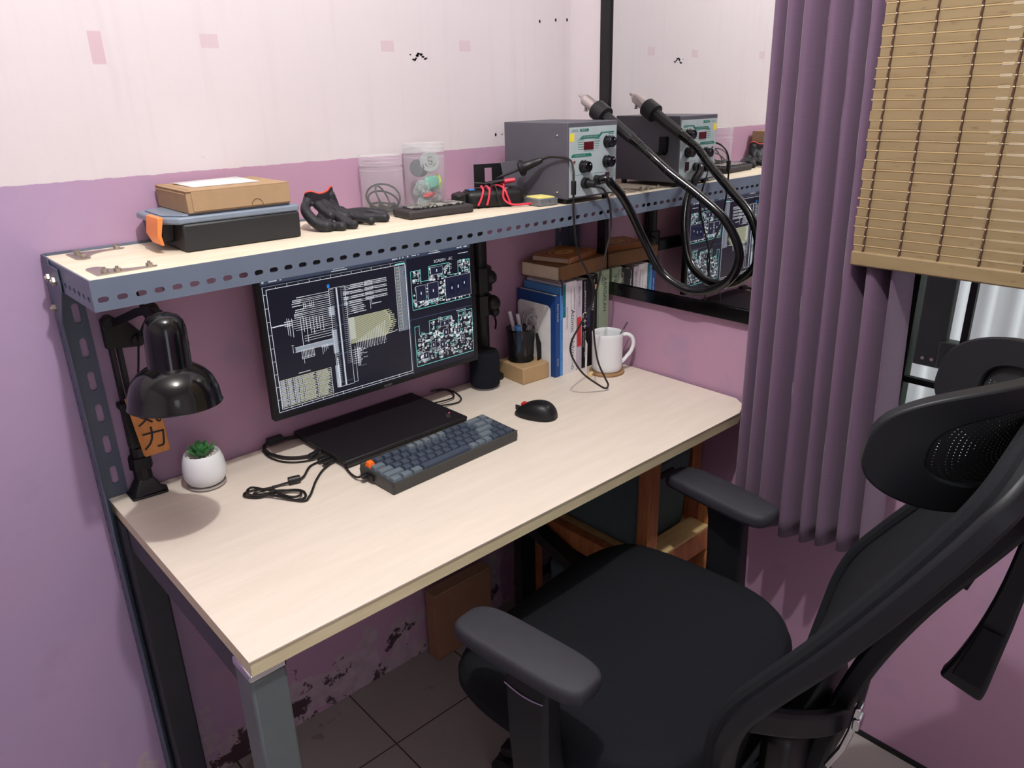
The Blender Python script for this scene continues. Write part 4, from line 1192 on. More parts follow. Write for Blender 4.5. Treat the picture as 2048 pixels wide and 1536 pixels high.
# ------------------------------------------------------------------ bookend and books
t = thing('bookend', 'white metal bookend plate with rounded corner at the left of the books', 'bookend', (1.036, -0.07, 0.75))
pts = []
for cx, cz, a0 in ((-0.122, 0.925, 90), (-0.03, 0.925, 0)):
    for k in range(7):
        a = math.radians(a0 + (90 if cx < -.1 else 90) * 0 + 15 * k)
        pts.append((cx + 0.014 * (-math.cos(math.radians(15 * k)) if cx < -.1 else math.sin(math.radians(15 * k))), cz + 0.014 * (math.sin(math.radians(15 * k)) if cx < -.1 else math.cos(math.radians(15 * k)))))
G().prism([(1.0352, -0.136, 0.7505)] + [(1.0352, y, z) for y, z in pts] + [(1.0352, -0.016, 0.7505)], (0.0012, 0, 0)).obj('plate', 'white', t)
def book(x0, x1, z1, yf, yb, cover, label, spine=None, pages='paper', name='book', over=0.002):
    t = thing(name, label, 'book', ((x0 + x1) / 2, (yf + yb) / 2, DZ))
    th = 0.0012
    G().box((x0, yf, DZ + .0003), (x0 + th, yb, z1)).box((x1 - th, yf, DZ + .0003), (x1, yb, z1)).obj('cover', cover, t)
    G().box((x0, yf - .0006, DZ + .0003), (x1, yf + .0008, z1)).obj('spine', spine or cover, t)
    G().box((x0 + th, yf + .001, DZ + .002), (x1 - th, yb - .002, z1 - over)).obj('pages', pages, t)
    return t
def spine_text(t, s, x, z, size, m, yf, wid=1.0):
    return text('spine_title', s, size, m, t, (x, yf - 0.0009, z), (0, 0, -1), (1, 0, 0), 'LEFT', 0, wid)
M['bkblue'] = mat('book_blue', (24, 66, 130), 0.45); M['bklblue'] = mat('book_light_blue', (78, 142, 205), 0.45); M['bkteal'] = mat('book_teal', (10, 110, 120), 0.45)
M['bkwhite'] = mat('book_white', (222, 218, 224), 0.5); M['bklilac'] = mat('book_lilac', (196, 186, 200), 0.5); M['bkblack'] = mat('book_black', (18, 18, 22), 0.4)
M['bkgreen'] = mat('book_sage', (150, 164, 140), 0.5, 0, .4, .12, 14); M['pagec'] = mat('cream_pages', (206, 190, 168), 0.85); M['bkbrown'] = mat('book_brown', (120, 84, 52), 0.5, 0, .4, .12, 30)
M['prw'] = mat('white_print', (225, 225, 225), .6); M['prg'] = mat('grey_print_small', (90, 88, 96), .6); M['prr'] = mat('red_print', (214, 60, 64), .5); M['pro'] = mat('orange_print', (220, 170, 120), .6)
YF = -0.150
t = book(1.0385, 1.0560, 0.966, YF, -0.012, 'bkblue', 'dark blue book with its spine out, leftmost beside the bookend')
spine_text(t, 'Robert Kiyosaki', 1.0478, 0.945, 0.0072, 'prw', YF); spine_text(t, 'Penerbit', 1.0478, 0.800, 0.006, 'prw', YF)
t = book(1.0562, 1.0660, 0.984, YF, -0.02, 'bklblue', 'light blue book with thin spine right of the dark blue book')
spine_text(t, 'KUASAI METODE', 1.0612, 0.900, 0.0070, 'bkblue', YF); spine_text(t, 'Erlangga', 1.0612, 0.810, 0.006, 'bkblue', YF)
t = book(1.0662, 1.0760, 0.990, YF, -0.02, 'bkwhite', 'white book with a teal upper spine beside the light blue book')
G().box((1.0662, YF - .0011, 0.905), (1.0760, YF - .0007, 0.990)).obj('teal_band', 'bkteal', t)
text('spine_mark', '7', 0.016, 'bklblue', t, (1.0712, YF - .0013, 0.926), (1, 0, 0), (0, 0, 1), 'CENTER', 0)
t = book(1.0762, 1.0870, 0.994, YF, -0.015, 'bkwhite', 'slim white paperback with faint grey spine writing, right of the teal-topped book')
spine_text(t, 'Berani Tidak Disukai', 1.0816, 0.930, 0.0068, 'prg', YF)
t = book(1.0872, 1.1160, 0.994, YF, -0.013, 'bkwhite', 'white book with large black two-word lettering down its spine')
spine_text(t, 'Atomic', 1.1015, 0.920, 0.0205, 'bkblack', YF); spine_text(t, 'Habits', 1.1015, 0.845, 0.0205, 'bkblack', YF)
spine_text(t, 'PERUBAHAN KECIL YANG', 1.1075, 0.978, 0.0050, 'prg', YF); spine_text(t, 'MEMBERIKAN HASIL LUAR BIASA', 1.0960, 0.978, 0.0042, 'prg', YF); spine_text(t, 'James Clear', 1.1015, 0.798, 0.0070, 'bkblack', YF); spine_text(t, 'G', 1.1015, 0.768, 0.015, 'bkblack', YF)
t = book(1.1162, 1.1370, 0.990, YF, -0.02, 'bklilac', 'pale lilac book with a red patch on the lower spine')
spine_text(t, 'BIBLE WORKS', 1.1265, 0.976, 0.0085, 'prg', YF); G().box((1.1185, YF - .0011, 0.815), (1.1345, YF - .0008, 0.895)).obj('red_patch', 'prr', t, bevel=0.004)
t = book(1.1372, 1.1680, 0.990, YF, -0.01, 'bkblack', 'thick black book with big white plus signs on its spine')
spine_text(t, 'C++', 1.1470, 0.905, 0.0250, 'prw', YF); spine_text(t, 'PEMROGRAMAN', 1.1480, 0.960, 0.0078, 'prw', YF); spine_text(t, 'Abdul Kadir', 1.1470, 0.985, 0.0058, 'prw', YF)
spine_text(t, 'Pemrograman berorientasi objek', 1.1500, 0.852, 0.0048, 'prw', YF); spine_text(t, 'dengan bahasa modern', 1.1430, 0.852, 0.0048, 'prw', YF); spine_text(t, 'ANDI', 1.1480, 0.795, 0.0062, 'prw', YF)
G().box((1.1570, YF - .0011, 0.860), (1.1675, YF - .0008, 0.915)).obj('cover_patch', mat('navy_print', (44, 50, 84), .5), t)
t = book(1.1682, 1.1955, 0.996, YF, -0.012, 'bkblack', 'black book with white lettering between the thick black book and the sage book')
spine_text(t, 'Valley', 1.1820, 0.940, 0.0165, 'prw', YF); spine_text(t, 'The Silicon', 1.1820, 0.985, 0.0070, 'prw', YF)
G().box((1.186, YF - .0011, 0.958), (1.195, YF - .0008, 0.970)).obj('orange_patch', 'pro', t)
t = book(1.1957, 1.2350, 1.003, YF - .006, -0.015, 'bkgreen', 'thick sage green book with dark lettering at the right end of the row')
spine_text(t, 'ARRISALAH', 1.2180, 0.985, 0.0180, mat('dark_green_print', (50, 66, 52), .6), YF - .006)
G().tube(smooth([(1.203, YF - .0066, 0.998), (1.209, YF - .0066, 0.985), (1.206, YF - .0066, 0.972), (1.214, YF - .0066, 0.965)], 5), 0.0009, 6).obj('brush_mark', 'prg', t)
# horizontal books on top
def flat_book(name, label, c, yaw, w, d, z0, h, cover, pages, ornate=False):
    t = thing(name, label, 'book', (c[0], c[1], z0), math.radians(yaw))
    th = 0.0016
    G().box((-w / 2, -d / 2, 0.0002), (w / 2, d / 2, th)).box((-w / 2, -d / 2, h - th), (w / 2, d / 2, h)).obj('cover', cover, t, bevel=0.0008)
    G().box((-w / 2 + .001, -d / 2, 0.0002), (w / 2 - .001, -d / 2 + .0022, h)).obj('spine', cover, t, bevel=0.001)
    G().box((-w / 2 + .003, -d / 2 + .002, th), (w / 2 - .003, d / 2 - .003, h - th)).obj('pages', pages, t)
    return t
t = flat_book('brown_book', 'thick brown hardcover book lying flat on top of the upright books', (1.136, -0.0885), 4, 0.196, 0.128, 1.0035, 0.036, 'bkbrown', 'pagec')
G().tube(smooth([(-0.092, -0.064, 0.004), (-0.093, -0.070, -0.004), (-0.094, -0.071, -0.020), (-0.092, -0.069, -0.034)], 6), [0.0022] * 19, 6).obj('ribbon_bookmark', mat('navy_ribbon', (30, 34, 60), .7), t)
t = flat_book('ornate_booklet', 'thinner golden brown booklet with an oval ornament on top of the brown book', (1.142, -0.082), 14, 0.148, 0.110, 1.0396, 0.014, mat('amber_cover', (158, 96, 54), .35, 0, .5, .12, 40), 'pagec')
M['gold'] = mat('gold_print', (222, 178, 104), .4)
el = lambda a, b, n=36: [(a * math.cos(k * 2 * PI / n), b * math.sin(k * 2 * PI / n)) for k in range(n)]
gg = G()
def band(g, a, b, a2, b2, z, n=36):
    o1 = el(a, b, n); o2 = el(a2, b2, n)
    g.add([(x, y, z) for x, y in o1] + [(x, y, z) for x, y in o2], [(k, (k + 1) % n, n + (k + 1) % n, n + k) for k in range(n)])
band(gg, .050, .036, .046, .032, .01415); gg.add([(x, y, .01415) for x, y in el(.034, .022)], [tuple(range(36))])
w_, d_ = .069, .050
for a, b in (((-w_, -d_), (w_, -d_ + .003)), ((-w_, d_ - .003), (w_, d_)), ((-w_, -d_), (-w_ + .003, d_)), ((w_ - .003, -d_), (w_, d_))): gg.quad((*a, .01415), (b[0], a[1], .01415), (*b, .01415), (a[0], b[1], .01415))
gg.obj('ornament', 'gold', t, recalc=False)
G().box((-.014, -.003, .0142), (.014, .003, .0144)).obj('ornament_center', 'bkbrown', t)

# ------------------------------------------------------------------ mug on coaster
mc = Vector((1.166, -0.214, 0))
t = thing('coaster', 'round brown wooden coaster under the white mug', 'coaster', mc + Vector((0, 0, .75)))
G().lathe([(0.0001, 0.7503), (0.044, 0.7503), (0.046, 0.752), (0.046, 0.756), (0.044, 0.7575), (0.0001, 0.7575)], mc, 48).obj('disc', 'cork', t)
t = thing('mug', 'white straight-sided mug with a looped handle on a wooden coaster', 'mug', mc + Vector((0, 0, .758)))
G().lathe([(0.0001, 0.7578), (0.036, 0.7578), (0.0388, 0.762), (0.0395, 0.775), (0.0400, 0.85), (0.0405, 0.8585), (0.0395, 0.8600), (0.0382, 0.8585), (0.0376, 0.85), (0.037, 0.77), (0.030, 0.7625), (0.0001, 0.762)], mc, 64).obj('body', 'ceramic', t, ang=60)
hd = Vector((0.80, -0.60, 0)).normalized()
hp = [mc + hd * r + Vector((0, 0, z)) for r, z in ((0.036, 0.848), (0.050, 0.851), (0.064, 0.843), (0.069, 0.826), (0.064, 0.806), (0.052, 0.790), (0.042, 0.778), (0.036, 0.774))]
G().tube(smooth(hp, 6), 0.0052, 12).obj('handle', 'ceramic', t)
t = thing('spoon', 'steel spoon handle sticking up out of the white mug', 'spoon', mc + Vector((0, 0, .77)))
G().bar([mc + Vector((-.012, .004, .768)), mc + Vector((0.022, -0.018, 0.842)), mc + Vector((0.040, -0.032, 0.884))], [.004, .005, .008], .0022, (0, 1, .3)).obj('handle', 'steelspoon', t, bevel=0.0008)
M['cream'] = mat('cream_eraser', (222, 196, 150), .7)
t = thing('wooden_block', 'small pale wooden block lying beside the coaster', 'block', (1.112, -0.205, .75), .5)
G().box((-.010, -.006, 0.0003), (.010, .006, .010)).obj('block', 'cream', t, bevel=.001)
t = thing('paper_card', 'thin white card standing between the mug and the books', 'card', (1.118, -0.188, .75))
G().prism([(1.1185, -.186, .7505), (1.1275, -.172, .7505), (1.1325, -.168, .835), (1.1235, -.182, .830)], (.0006, -.0004, 0)).obj('card', 'paper', t)

# ------------------------------------------------------------------ things on the shelf
def local_box(w, d, z0, h): return G().box((-w / 2, -d / 2, z0), (w / 2, d / 2, z0 + h))
TB = thing('toolbox', 'black plastic organiser box with grey lid and orange latch on the shelf', 'toolbox', (0.262, -0.089, SZ), math.radians(-1.4))
g = G().taper((0.008, -.003), 0.204, 0.150, 0.0004, 0.046, 0.205, 0.153)
g.taper((-0.104, 0.012), 0.020, 0.080, 0.012, 0.046, 0.026, 0.092)
g.obj('body', 'toolblack', TB, bevel=0.004)
pts = [(-0.098, -0.078), (0.110, -0.078), (0.114, -0.070), (0.114, 0.070), (0.110, 0.076), (-0.104, 0.076), (-0.124, 0.060), (-0.124, -0.045)]
G().prism([(x, y, 0.046) for x, y in pts], (0, 0, 0.011)).obj('lid', 'toollid', TB, bevel=0.003)
G().prism([(x * .9, y * .86, 0.0565) for x, y in pts], (0, 0, 0.0035)).obj('lid_panel', 'toollid', TB, bevel=0.0015)
G().add([(-0.1255, -0.062, 0.058), (-0.1255, -0.002, 0.058), (-0.1305, -0.002, 0.030), (-0.124, -0.006, 0.013), (-0.124, -0.056, 0.013), (-0.1305, -0.062, 0.030),
         (-0.117, -0.062, 0.0585), (-0.117, -0.002, 0.0585), (-0.124, -0.002, 0.030), (-0.120, -0.006, 0.013), (-0.120, -0.056, 0.013), (-0.124, -0.062, 0.030)],
        [(0, 1, 2, 5), (5, 2, 3, 4), (6, 11, 8, 7), (11, 10, 9, 8), (0, 6, 7, 1), (1, 7, 8, 2), (2, 8, 9, 3), (3, 9, 10, 4), (4, 10, 11, 5), (5, 11, 6, 0)]).obj('latch', 'orange', TB, bevel=0.001)
CB = thing('cardboard_box', 'flat brown cardboard mailer box resting on the toolbox lid', 'cardboard box', (0.272, -0.086, SZ + 0.0602), math.radians(-1.2))
w, d, h = 0.178, 0.150, 0.0370
G().box((-w / 2, -d / 2, 0.0002), (w / 2, d / 2, h - .002)).obj('tray', 'card', CB, bevel=0.0015)
G().box((-w / 2 - .001, -d / 2 - .0016, h - .0022), (w / 2 + .0005, d / 2, h)).box((-w / 2 + .008, -d / 2 - .0016, 0.003), (w / 2, -d / 2 - .0002, h - .002)).obj('lid_flap', 'card', CB, bevel=0.0008)
arc = [(0.028 + 0.010 * math.cos(a), 0.003 + 0.011 * math.sin(a)) for a in [PI * k / 14 for k in range(15)]]
G().tube([(x, -d / 2 - .0018, z) for x, z in arc], 0.0007, 5).obj('thumb_notch', 'carddark', CB)
G().prism([(-w / 2 - .0015, -d / 2 + .004, h - .006), (-w / 2 - .0015, d / 2, h - .006), (-w / 2 + .006, d / 2, h + .0018), (-w / 2 + .006, -d / 2 + .004, h + .0018)], (0.0012, 0, 0)).obj('folded_edge', 'card', CB)
G().add([(-0.060, -0.030, h + .0006), (0.055, -0.034, h + .0008), (0.052, 0.062, h + .0035), (-0.066, 0.060, h + .002)], [(0, 1, 2, 3)]).obj('paper_sheet', 'paper', CB, solid=0.0005, recalc=False)

def glove(name, label, grp, base, cuff, palm, fingers, trim=None):
    t = thing(name, label, 'glove', base, group=grp)
    g = G()
    for pts, r in palm + fingers:
        p = smooth(pts, 4)
        n = len(p)
        rr = [1.18 * r * (0.92 + 0.12 * math.sin(3.1 * k / n + len(pts))) for k in range(n)]
        g.tube(p, rr, 12)
        g.ball(p[-1], rr[-1], 8); g.ball(p[0], rr[0], 8)
    o = g.obj('glove_body', 'gloveblk', t, ang=180, weld=False, recalc=False)
    rm = o.modifiers.new('remesh', 'REMESH'); rm.mode = 'VOXEL'; rm.voxel_size = 0.0022
    sm = o.modifiers.new('sm', 'SMOOTH'); sm.factor = .6; sm.iterations = 4
    rm.use_smooth_shade = True
    if cuff:
        def fn(u, v):
            a = smooth(cuff[0], 8); b = smooth(cuff[1], 8)
            k = min(int(u * (len(a) - 1)), len(a) - 1)
            return Vector(a[k]).lerp(Vector(b[k]), v)
        n = len(smooth(cuff[0], 8)) - 1
        G().grid(fn, n, 8).obj('cuff', 'gloveknit', t, solid=0.0035, ang=80)
        G().tube([p + Vector((0, 0, .0005)) for p in smooth(cuff[0], 8)], 0.0017, 6).obj('cuff_trim', 'orangekey' if False else trim, t)
    return t
M['trim'] = mat('red_orange_trim', (226, 74, 52), .7)
glove('work_glove', 'black work glove with raised red-edged cuff, left one of the crumpled pair', 'pair of work gloves', (0.45, -0.13, SZ),
      ([(0.4300, -0.085, 1.262), (0.4235, -0.098, 1.272), (0.431, -0.104, 1.2755), (0.448, -0.104, 1.270), (0.466, -0.100, 1.272), (0.480, -0.092, 1.2785), (0.4865, -0.086, 1.277), (0.488, -0.082, 1.270)],
       [(0.4320, -0.090, 1.252), (0.4270, -0.100, 1.255), (0.433, -0.106, 1.252), (0.448, -0.106, 1.244), (0.464, -0.102, 1.240), (0.478, -0.096, 1.236), (0.487, -0.090, 1.236), (0.490, -0.086, 1.238)]),
      [([(0.478, -0.088, 1.262), (0.484, -0.090, 1.246), (0.484, -0.098, 1.230)], 0.0115), ([(0.432, -0.094, 1.262), (0.418, -0.104, 1.250)], 0.009), ([(0.455, -0.105, 1.246), (0.475, -0.11, 1.234)], 0.012),
       ([(0.470, -0.10, 1.240), (0.480, -0.115, 1.226), (0.490, -0.12, 1.222)], 0.0135)],
      [([(0.4175, -0.104, 1.250), (0.410, -0.118, 1.242), (0.413, -0.135, 1.228), (0.420, -0.148, 1.219), (0.4290, -0.158, 1.2165)], 0.0098),
       ([(0.440, -0.112, 1.250), (0.442, -0.130, 1.240), (0.4455, -0.145, 1.233)], 0.0090),
       ([(0.4500, -0.110, 1.245), (0.462, -0.130, 1.230), (0.4700, -0.148, 1.222), (0.474, -0.156, 1.218)], 0.0092),
       ([(0.4359, -0.125, 1.228), (0.4400, -0.150, 1.217), (0.452, -0.172, 1.2155)], 0.0090),
       ([(0.4659, -0.140, 1.226), (0.4694, -0.160, 1.2165), (0.4779, -0.172, 1.2155)], 0.0085)], 'trim')
glove('work_glove', 'flat black work glove with fingers spread to the right, beside the raised one', 'pair of work gloves', (0.53, -0.12, SZ), None,
      [([(0.500, -0.088, 1.228), (0.512, -0.096, 1.222), (0.535, -0.108, 1.219)], 0.0115), ([(0.502, -0.110, 1.222), (0.525, -0.118, 1.218)], 0.011)],
      [([(0.515, -0.094, 1.226), (0.540, -0.098, 1.2265), (0.562, -0.106, 1.222), (0.5800, -0.116, 1.2165)], 0.0088),
       ([(0.515, -0.108, 1.222), (0.535, -0.120, 1.219), (0.553, -0.135, 1.2165), (0.5640, -0.146, 1.2158)], 0.0086),
       ([(0.505, -0.115, 1.222), (0.518, -0.138, 1.219), (0.5250, -0.158, 1.2158)], 0.0084)])

# jars
def jar(name, label, x, y, h, r):
    t = thing(name, label, 'jar', (x, y, SZ))
    pr = [(0.0001, 0.0005), (r - .004, 0.0005), (r, 0.005), (r, h - .026), (r - .0018, h - .024), (r - .0018, h - .020), (r + .0004, h - .019), (r + .0008, h - .004), (r, h), (r - .002, h)]
    G().lathe(pr, (x, y, SZ), 48).obj('jar_wall', 'jar', t, recalc=False, ang=50)
    for z in (h - .018, h - .011, h - .004, h - 0.028):
        G().tube([(x + (r + .0006) * math.cos(a), y + (r + .0006) * math.sin(a), SZ + z) for a in [k * 2 * PI / 48 for k in range(48)]], 0.0007, 5, True).obj('rim_ridge', 'jar', t)
    return t
JR = 0.0440
jar('clear_jar', 'shorter clear plastic jar holding coiled black cable', 0.6245, -0.052, 0.120, JR)
t = thing('cable_coil', 'black cable coiled up inside the shorter clear jar', 'cable', (0.6245, -0.052, SZ + 0.002))
for k in range(4):
    pts = []
    for q in range(30):
        a = q * 2 * PI / 30
        tilt = (0.9, 0.6, 0.25, 1.05)[k]
        rr = 0.036 - .001 * k
        p = Vector((rr * math.cos(a), rr * .75 * math.sin(a) * math.cos(tilt), (rr * .9 * math.sin(a) * math.sin(tilt) + (0.033, 0.026, 0.012, 0.030)[k])))
        pts.append(Vector((0.6245, -0.052, SZ + .002)) + Matrix.Rotation(k * .35 - .3, 3, 'Z') @ p)
    G().tube(pts, 0.0021, 8, True).obj('loop', 'cable', t)
G().obox((0.610, -0.070, SZ + .016), 0.018, 0.012, 0.012, Matrix.Rotation(.5, 3, 'Y')).obox((0.634, -0.066, SZ + .014), 0.020, 0.012, 0.014, Matrix.Rotation(-.4, 3, 'Y')).obj('plug', 'rubber', t, bevel=.002)
jar('clear_jar', 'taller clear plastic jar filled with earphones and small sachets', 0.7345, -0.053, 0.138, JR)
J2 = Vector((0.7345, -0.053, SZ))
t = thing('round_cap', 'grey round cap with a G-shaped emblem inside the taller jar', 'round cap', J2 + Vector((0.006, -0.018, 0.070)))
n1 = Vector((-0.45, -0.85, 0.12)).normalized()
G().cyl(J2 + Vector((0.006, -0.010, 0.098)), J2 + Vector((0.006, -0.010, 0.098)) + n1 * .016, 0.0215, 0.0215, 36).obj('disc', mat('grey_cap', (150, 156, 156), .45), t, bevel=.0015)
cc = J2 + Vector((0.006, -0.010, 0.098)) + n1 * .0164
_, uu, ww = basis(n1)
uu = Vector((-n1.y, n1.x, 0)).normalized() * 1; ww = Vector((0, 0, 1))
G().tube([cc + uu * (-.011 * math.cos(a)) + ww * (.011 * math.sin(a)) for a in [math.radians(q) for q in range(200, 345, 12)]], .0011, 6).tube([cc + uu * x + ww * z for x, z in ((.005, .010), (-.004, .010), (-.004, .002), (.004, .002), (.004, -.005), (-.003, -.005))], .0012, 6).obj('emblem', mat('dark_grey_print', (70, 74, 78), .5), t)
t = thing('ribbed_roll', 'dark grey ribbed roll behind the round cap in the taller jar', 'roll', J2 + Vector((-0.014, -0.004, 0.065)))
n2 = Vector((-0.9, -0.4, 0.1)).normalized(); a0 = J2 + Vector((-0.006, 0.004, 0.086))
g = G()
for k in range(4): g.cyl(a0 + n2 * (.005 * k), a0 + n2 * (.005 * k + .0038), 0.0185, 0.0175, 24)
g.obj('roll', mat('dark_roll', (82, 84, 92), .5), t)
crumple = lambda c, r, seed, sc: (lambda rr: G().add([Vector(c) + Vector((math.cos(p) * math.cos(q) * sc[0], math.sin(p) * math.cos(q) * sc[1], math.sin(q) * sc[2])) * r * rr.uniform(.6, 1.2) for q in [(-.5 + j / 8) * PI for j in range(9)] for p in [i * 2 * PI / 14 for i in range(14)]],
        [(j * 14 + i, j * 14 + (i + 1) % 14, (j + 1) * 14 + (i + 1) % 14, (j + 1) * 14 + i) for j in range(8) for i in range(14)]))(random.Random(seed))
def sachet(label, c, r, seed, sc, m):
    t = thing('small_sachet', label, 'sachet', J2 + Vector(c) - Vector((0, 0, r * sc[2])))
    crumple(J2 + Vector(c), r, seed, sc).obj('sachet', m, t, ang=20)
sachet('shiny teal sachet in the taller jar under the round cap', (0.002, -0.022, 0.056), 0.022, 1, (1, .4, .75), mat('teal_foil', (120, 196, 176), .18, .3))
sachet('yellow-green sachet at the right in the taller jar', (0.020, -0.020, 0.056), 0.013, 2, (.5, .5, 1.25), mat('lime_foil', (196, 206, 80), .25))
sachet('red sachet low in the taller jar', (-0.010, -0.026, 0.032), 0.012, 3, (1.3, .4, .45), mat('red_foil', (206, 70, 74), .35))
for k in range(9):
    sachet('clear crumpled plastic bag at the bottom of the taller jar', (rnd.uniform(-.022, .022), rnd.uniform(-.018, .018), .014 + .012 * (k % 4)), 0.0145, 10 + k, (1, .9, .9), 'bag')
for o_ in [o for o in COL.objects if o.name.startswith('small_sachet') and 'clear crumpled' in o.get('label', '')]: o_['group'] = 'clear bags in the taller jar'

# flat power bank with patterned strip
PB = thing('flat_case', 'flat dark grey case lying at the shelf front with a speckled component tray on it', 'case', (0.688, -0.141, SZ), math.radians(-4.8))
G().box((-0.078, -0.036, 0.0004), (0.078, 0.036, 0.0175)).obj('case', mat('dark_case', (52, 48, 50), .6), PB, bevel=.0045)
CT = thing('component_card', 'speckled silver and black component card resting on the dark case', 'component card', (0.690, -0.137, SZ + .0182), math.radians(-3))
def speck():
    m, tt, b = nt('speckled_card'); g = N(m); tc = g.new('ShaderNodeTexCoord')
    vo = g.new('ShaderNodeTexVoronoi'); vo.inputs['Scale'].default_value = 130; g.link(tc.outputs['Object'], vo.inputs['Vector'])
    f = g.math('GREATER_THAN', g.noise(tc.outputs['Object'], 160, 2), .5)
    g.link(g.mix(f, rgb(58, 58, 58), rgb(178, 178, 170)), b.inputs['Base Color']); b.inputs['Roughness'].default_value = .3; b.inputs['Metallic'].default_value = .2
    return m
M['speck'] = speck()
for k in range(4):
    G().box((-0.062 + .0315 * k, -0.027, 0.0002), (-0.0315 + .0315 * k, 0.022, 0.0030 + .0004 * (k % 2))).obj('card_cell', 'speck', CT, bevel=.0005)

# multimeter wrapped with red leads
MM = thing('multimeter', 'black handheld multimeter lying on its side with leads wound round it', 'multimeter', (0.846, -0.142, SZ), math.radians(-24))
G().box((-0.062, -0.030, 0.0006), (0.070, 0.030, 0.037)).obj('body', 'black', MM, bevel=.012, seg=4)
G().box((-0.055, -0.020, 0.0368), (0.020, 0.020, 0.0383)).obj('face', 'blackgloss', MM, bevel=.001)
G().cyl((0.035, 0.0, .0368), (0.035, 0, .0405), .014, .012, 20).obj('dial', 'black', MM)
G().box((-0.052, -0.012, 0.0380), (-0.040, 0.004, .0400)).obj('blue_button', 'scrb' if False else mat('blue_button', (60, 130, 200), .4), MM)
G().prism([(-0.085, 0.030, 0.001), (-0.062, 0.030, 0.001), (-0.062, 0.030, 0.034), (-0.085, 0.022, 0.030)], (0, -0.055, 0)).obj('end_cap', 'black', MM, bevel=.003)
t = thing('test_leads', 'red and black multimeter test leads wound around the meter', 'test leads', (0.872, -0.118, SZ))
rz = Matrix.Rotation(math.radians(-24), 3, 'Z'); c0 = Vector((0.846, -0.142, SZ + .003))
def W(x, y, z): return c0 + rz @ Vector((x, y, z))
for k, xx in enumerate((-0.026, -0.012, 0.022)):
    sk = (-.014, -.008, .012)[k]
    pts = [W(xx + sk, -.0345, .0045), W(xx + sk * .5, -.0355, .018), W(xx, -.030, .0355), W(xx - sk * .3, .0, .0405), W(xx - sk, .030, .0355), W(xx, .0365, .018), W(xx, .0345, .0045)]
    G().tube(smooth(pts, 6), .0023, 8).obj('red_lead', 'redlead', t)
pts = [W(0.036, .02, .0395), W(.030, .0, .0405), W(0.020, -.030, .0355), W(.018, -.0365, .016), W(.035, -.0400, .0035), W(.065, -.043, .0025), W(.088, -.032, .0025), W(.086, -.010, .003), W(.078, .008, .003)]
G().tube(smooth(pts, 6), .0023, 8).obj('red_lead', 'redlead', t)
G().cyl(W(.030, .026, .045), W(.062, .016, .049), .0058, .0050, 12).obj('red_plug', 'redlead', t)
G().cyl(W(.000, .020, .044), W(.034, .006, .050), .0050, .0042, 10).cyl(W(-.03, .03, .046), W(.0, .020, .044), .0012, .0012, 8).obj('black_probe', 'black', t)
pts = [W(-.004, .028, .046), W(.006, .0, .0425), W(.004, -.030, .0370), W(.004, -.0395, .016), W(.010, -.0385, .003)]
G().tube(smooth(pts, 6), .0019, 8).obj('black_lead', 'cable', t)

# soldering iron stand with iron, sponge tray
ST = thing('soldering_stand', 'black sheet-metal soldering iron stand with a slotted plate left of the grey station', 'stand', (0.93, -0.10, SZ))
def slotplate():
    g = G(); o = Vector((0.880, -0.045, SZ + .030)); ax = Vector((0.93, -0.36, 0)).normalized(); n = Vector((.36, .93, 0)).normalized() * .002
    def P(a, b, c=0): return o + ax * a + Vector((0, 0, 1)) * b + n * c
    outer = [(0, 0), (.078, 0), (.078, .052), (.004, .052), (0, .048)]
    x0, x1, z0, z1 = .026, .044, .010, .043
    segs = [((0, 0), (x0, .052)), ((x1, 0), (.078, .052)), ((x0, 0), (x1, z0)), ((x0, z1), (x1, .052))]
    for (a, b), (c, d) in segs:
        g.add([P(a, b), P(c, b), P(c, d), P(a, d), P(a, b, 1), P(c, b, 1), P(c, d, 1), P(a, d, 1)], [(0, 3, 2, 1), (4, 5, 6, 7), (0, 1, 5, 4), (1, 2, 6, 5), (2, 3, 7, 6), (3, 0, 4, 7)])
    return g
slotplate().obj('slotted_plate', 'black', ST)
G().box((0.900, -0.105, SZ + .0004), (0.950, -0.050, SZ + .004)).box((0.905, -0.078, SZ + .004), (0.940, -0.070, SZ + .034)).obj('base', 'black', ST, bevel=.001)
G().prism([(0.905, -0.110, SZ + .088), (0.952, -0.128, SZ + .090), (0.955, -0.134, SZ + .010), (0.918, -0.118, SZ + .006)], (0.0007, 0.0016, 0)).obj('front_plate', 'stngrey', ST, bevel=.0005)
G().box((0.925, -0.120, SZ + .0004), (0.940, -0.095, SZ + .028)).obj('foot_block', 'black', ST, bevel=.002)
IR = thing('soldering_iron', 'black soldering iron with a round flange resting in the stand, cable toward the station', 'soldering iron', (0.90, -0.19, SZ + .08))
fl = Vector((0.916, -0.166, 1.284)); dr = Vector((0.036, -0.046, 0.022)).normalized()
G().lathe([(0.0001, -.005), (0.016, -.004), (0.0185, .001), (0.0165, .005), (0.010, .011), (0.0085, .030), (.0072, .042), (.0052, .050), (.0001, .050)], fl, 24, Vector((0, 0, 1)).rotation_difference(dr).to_matrix()).obj('handle', 'rubber', IR, ang=50)
G().cyl(fl - dr * .005, fl - dr * .045, .0038, .0032, 12).cyl(fl - dr * .045, fl - dr * .062, .0030, .0006, 12).obj('tip', 'legdark', IR)
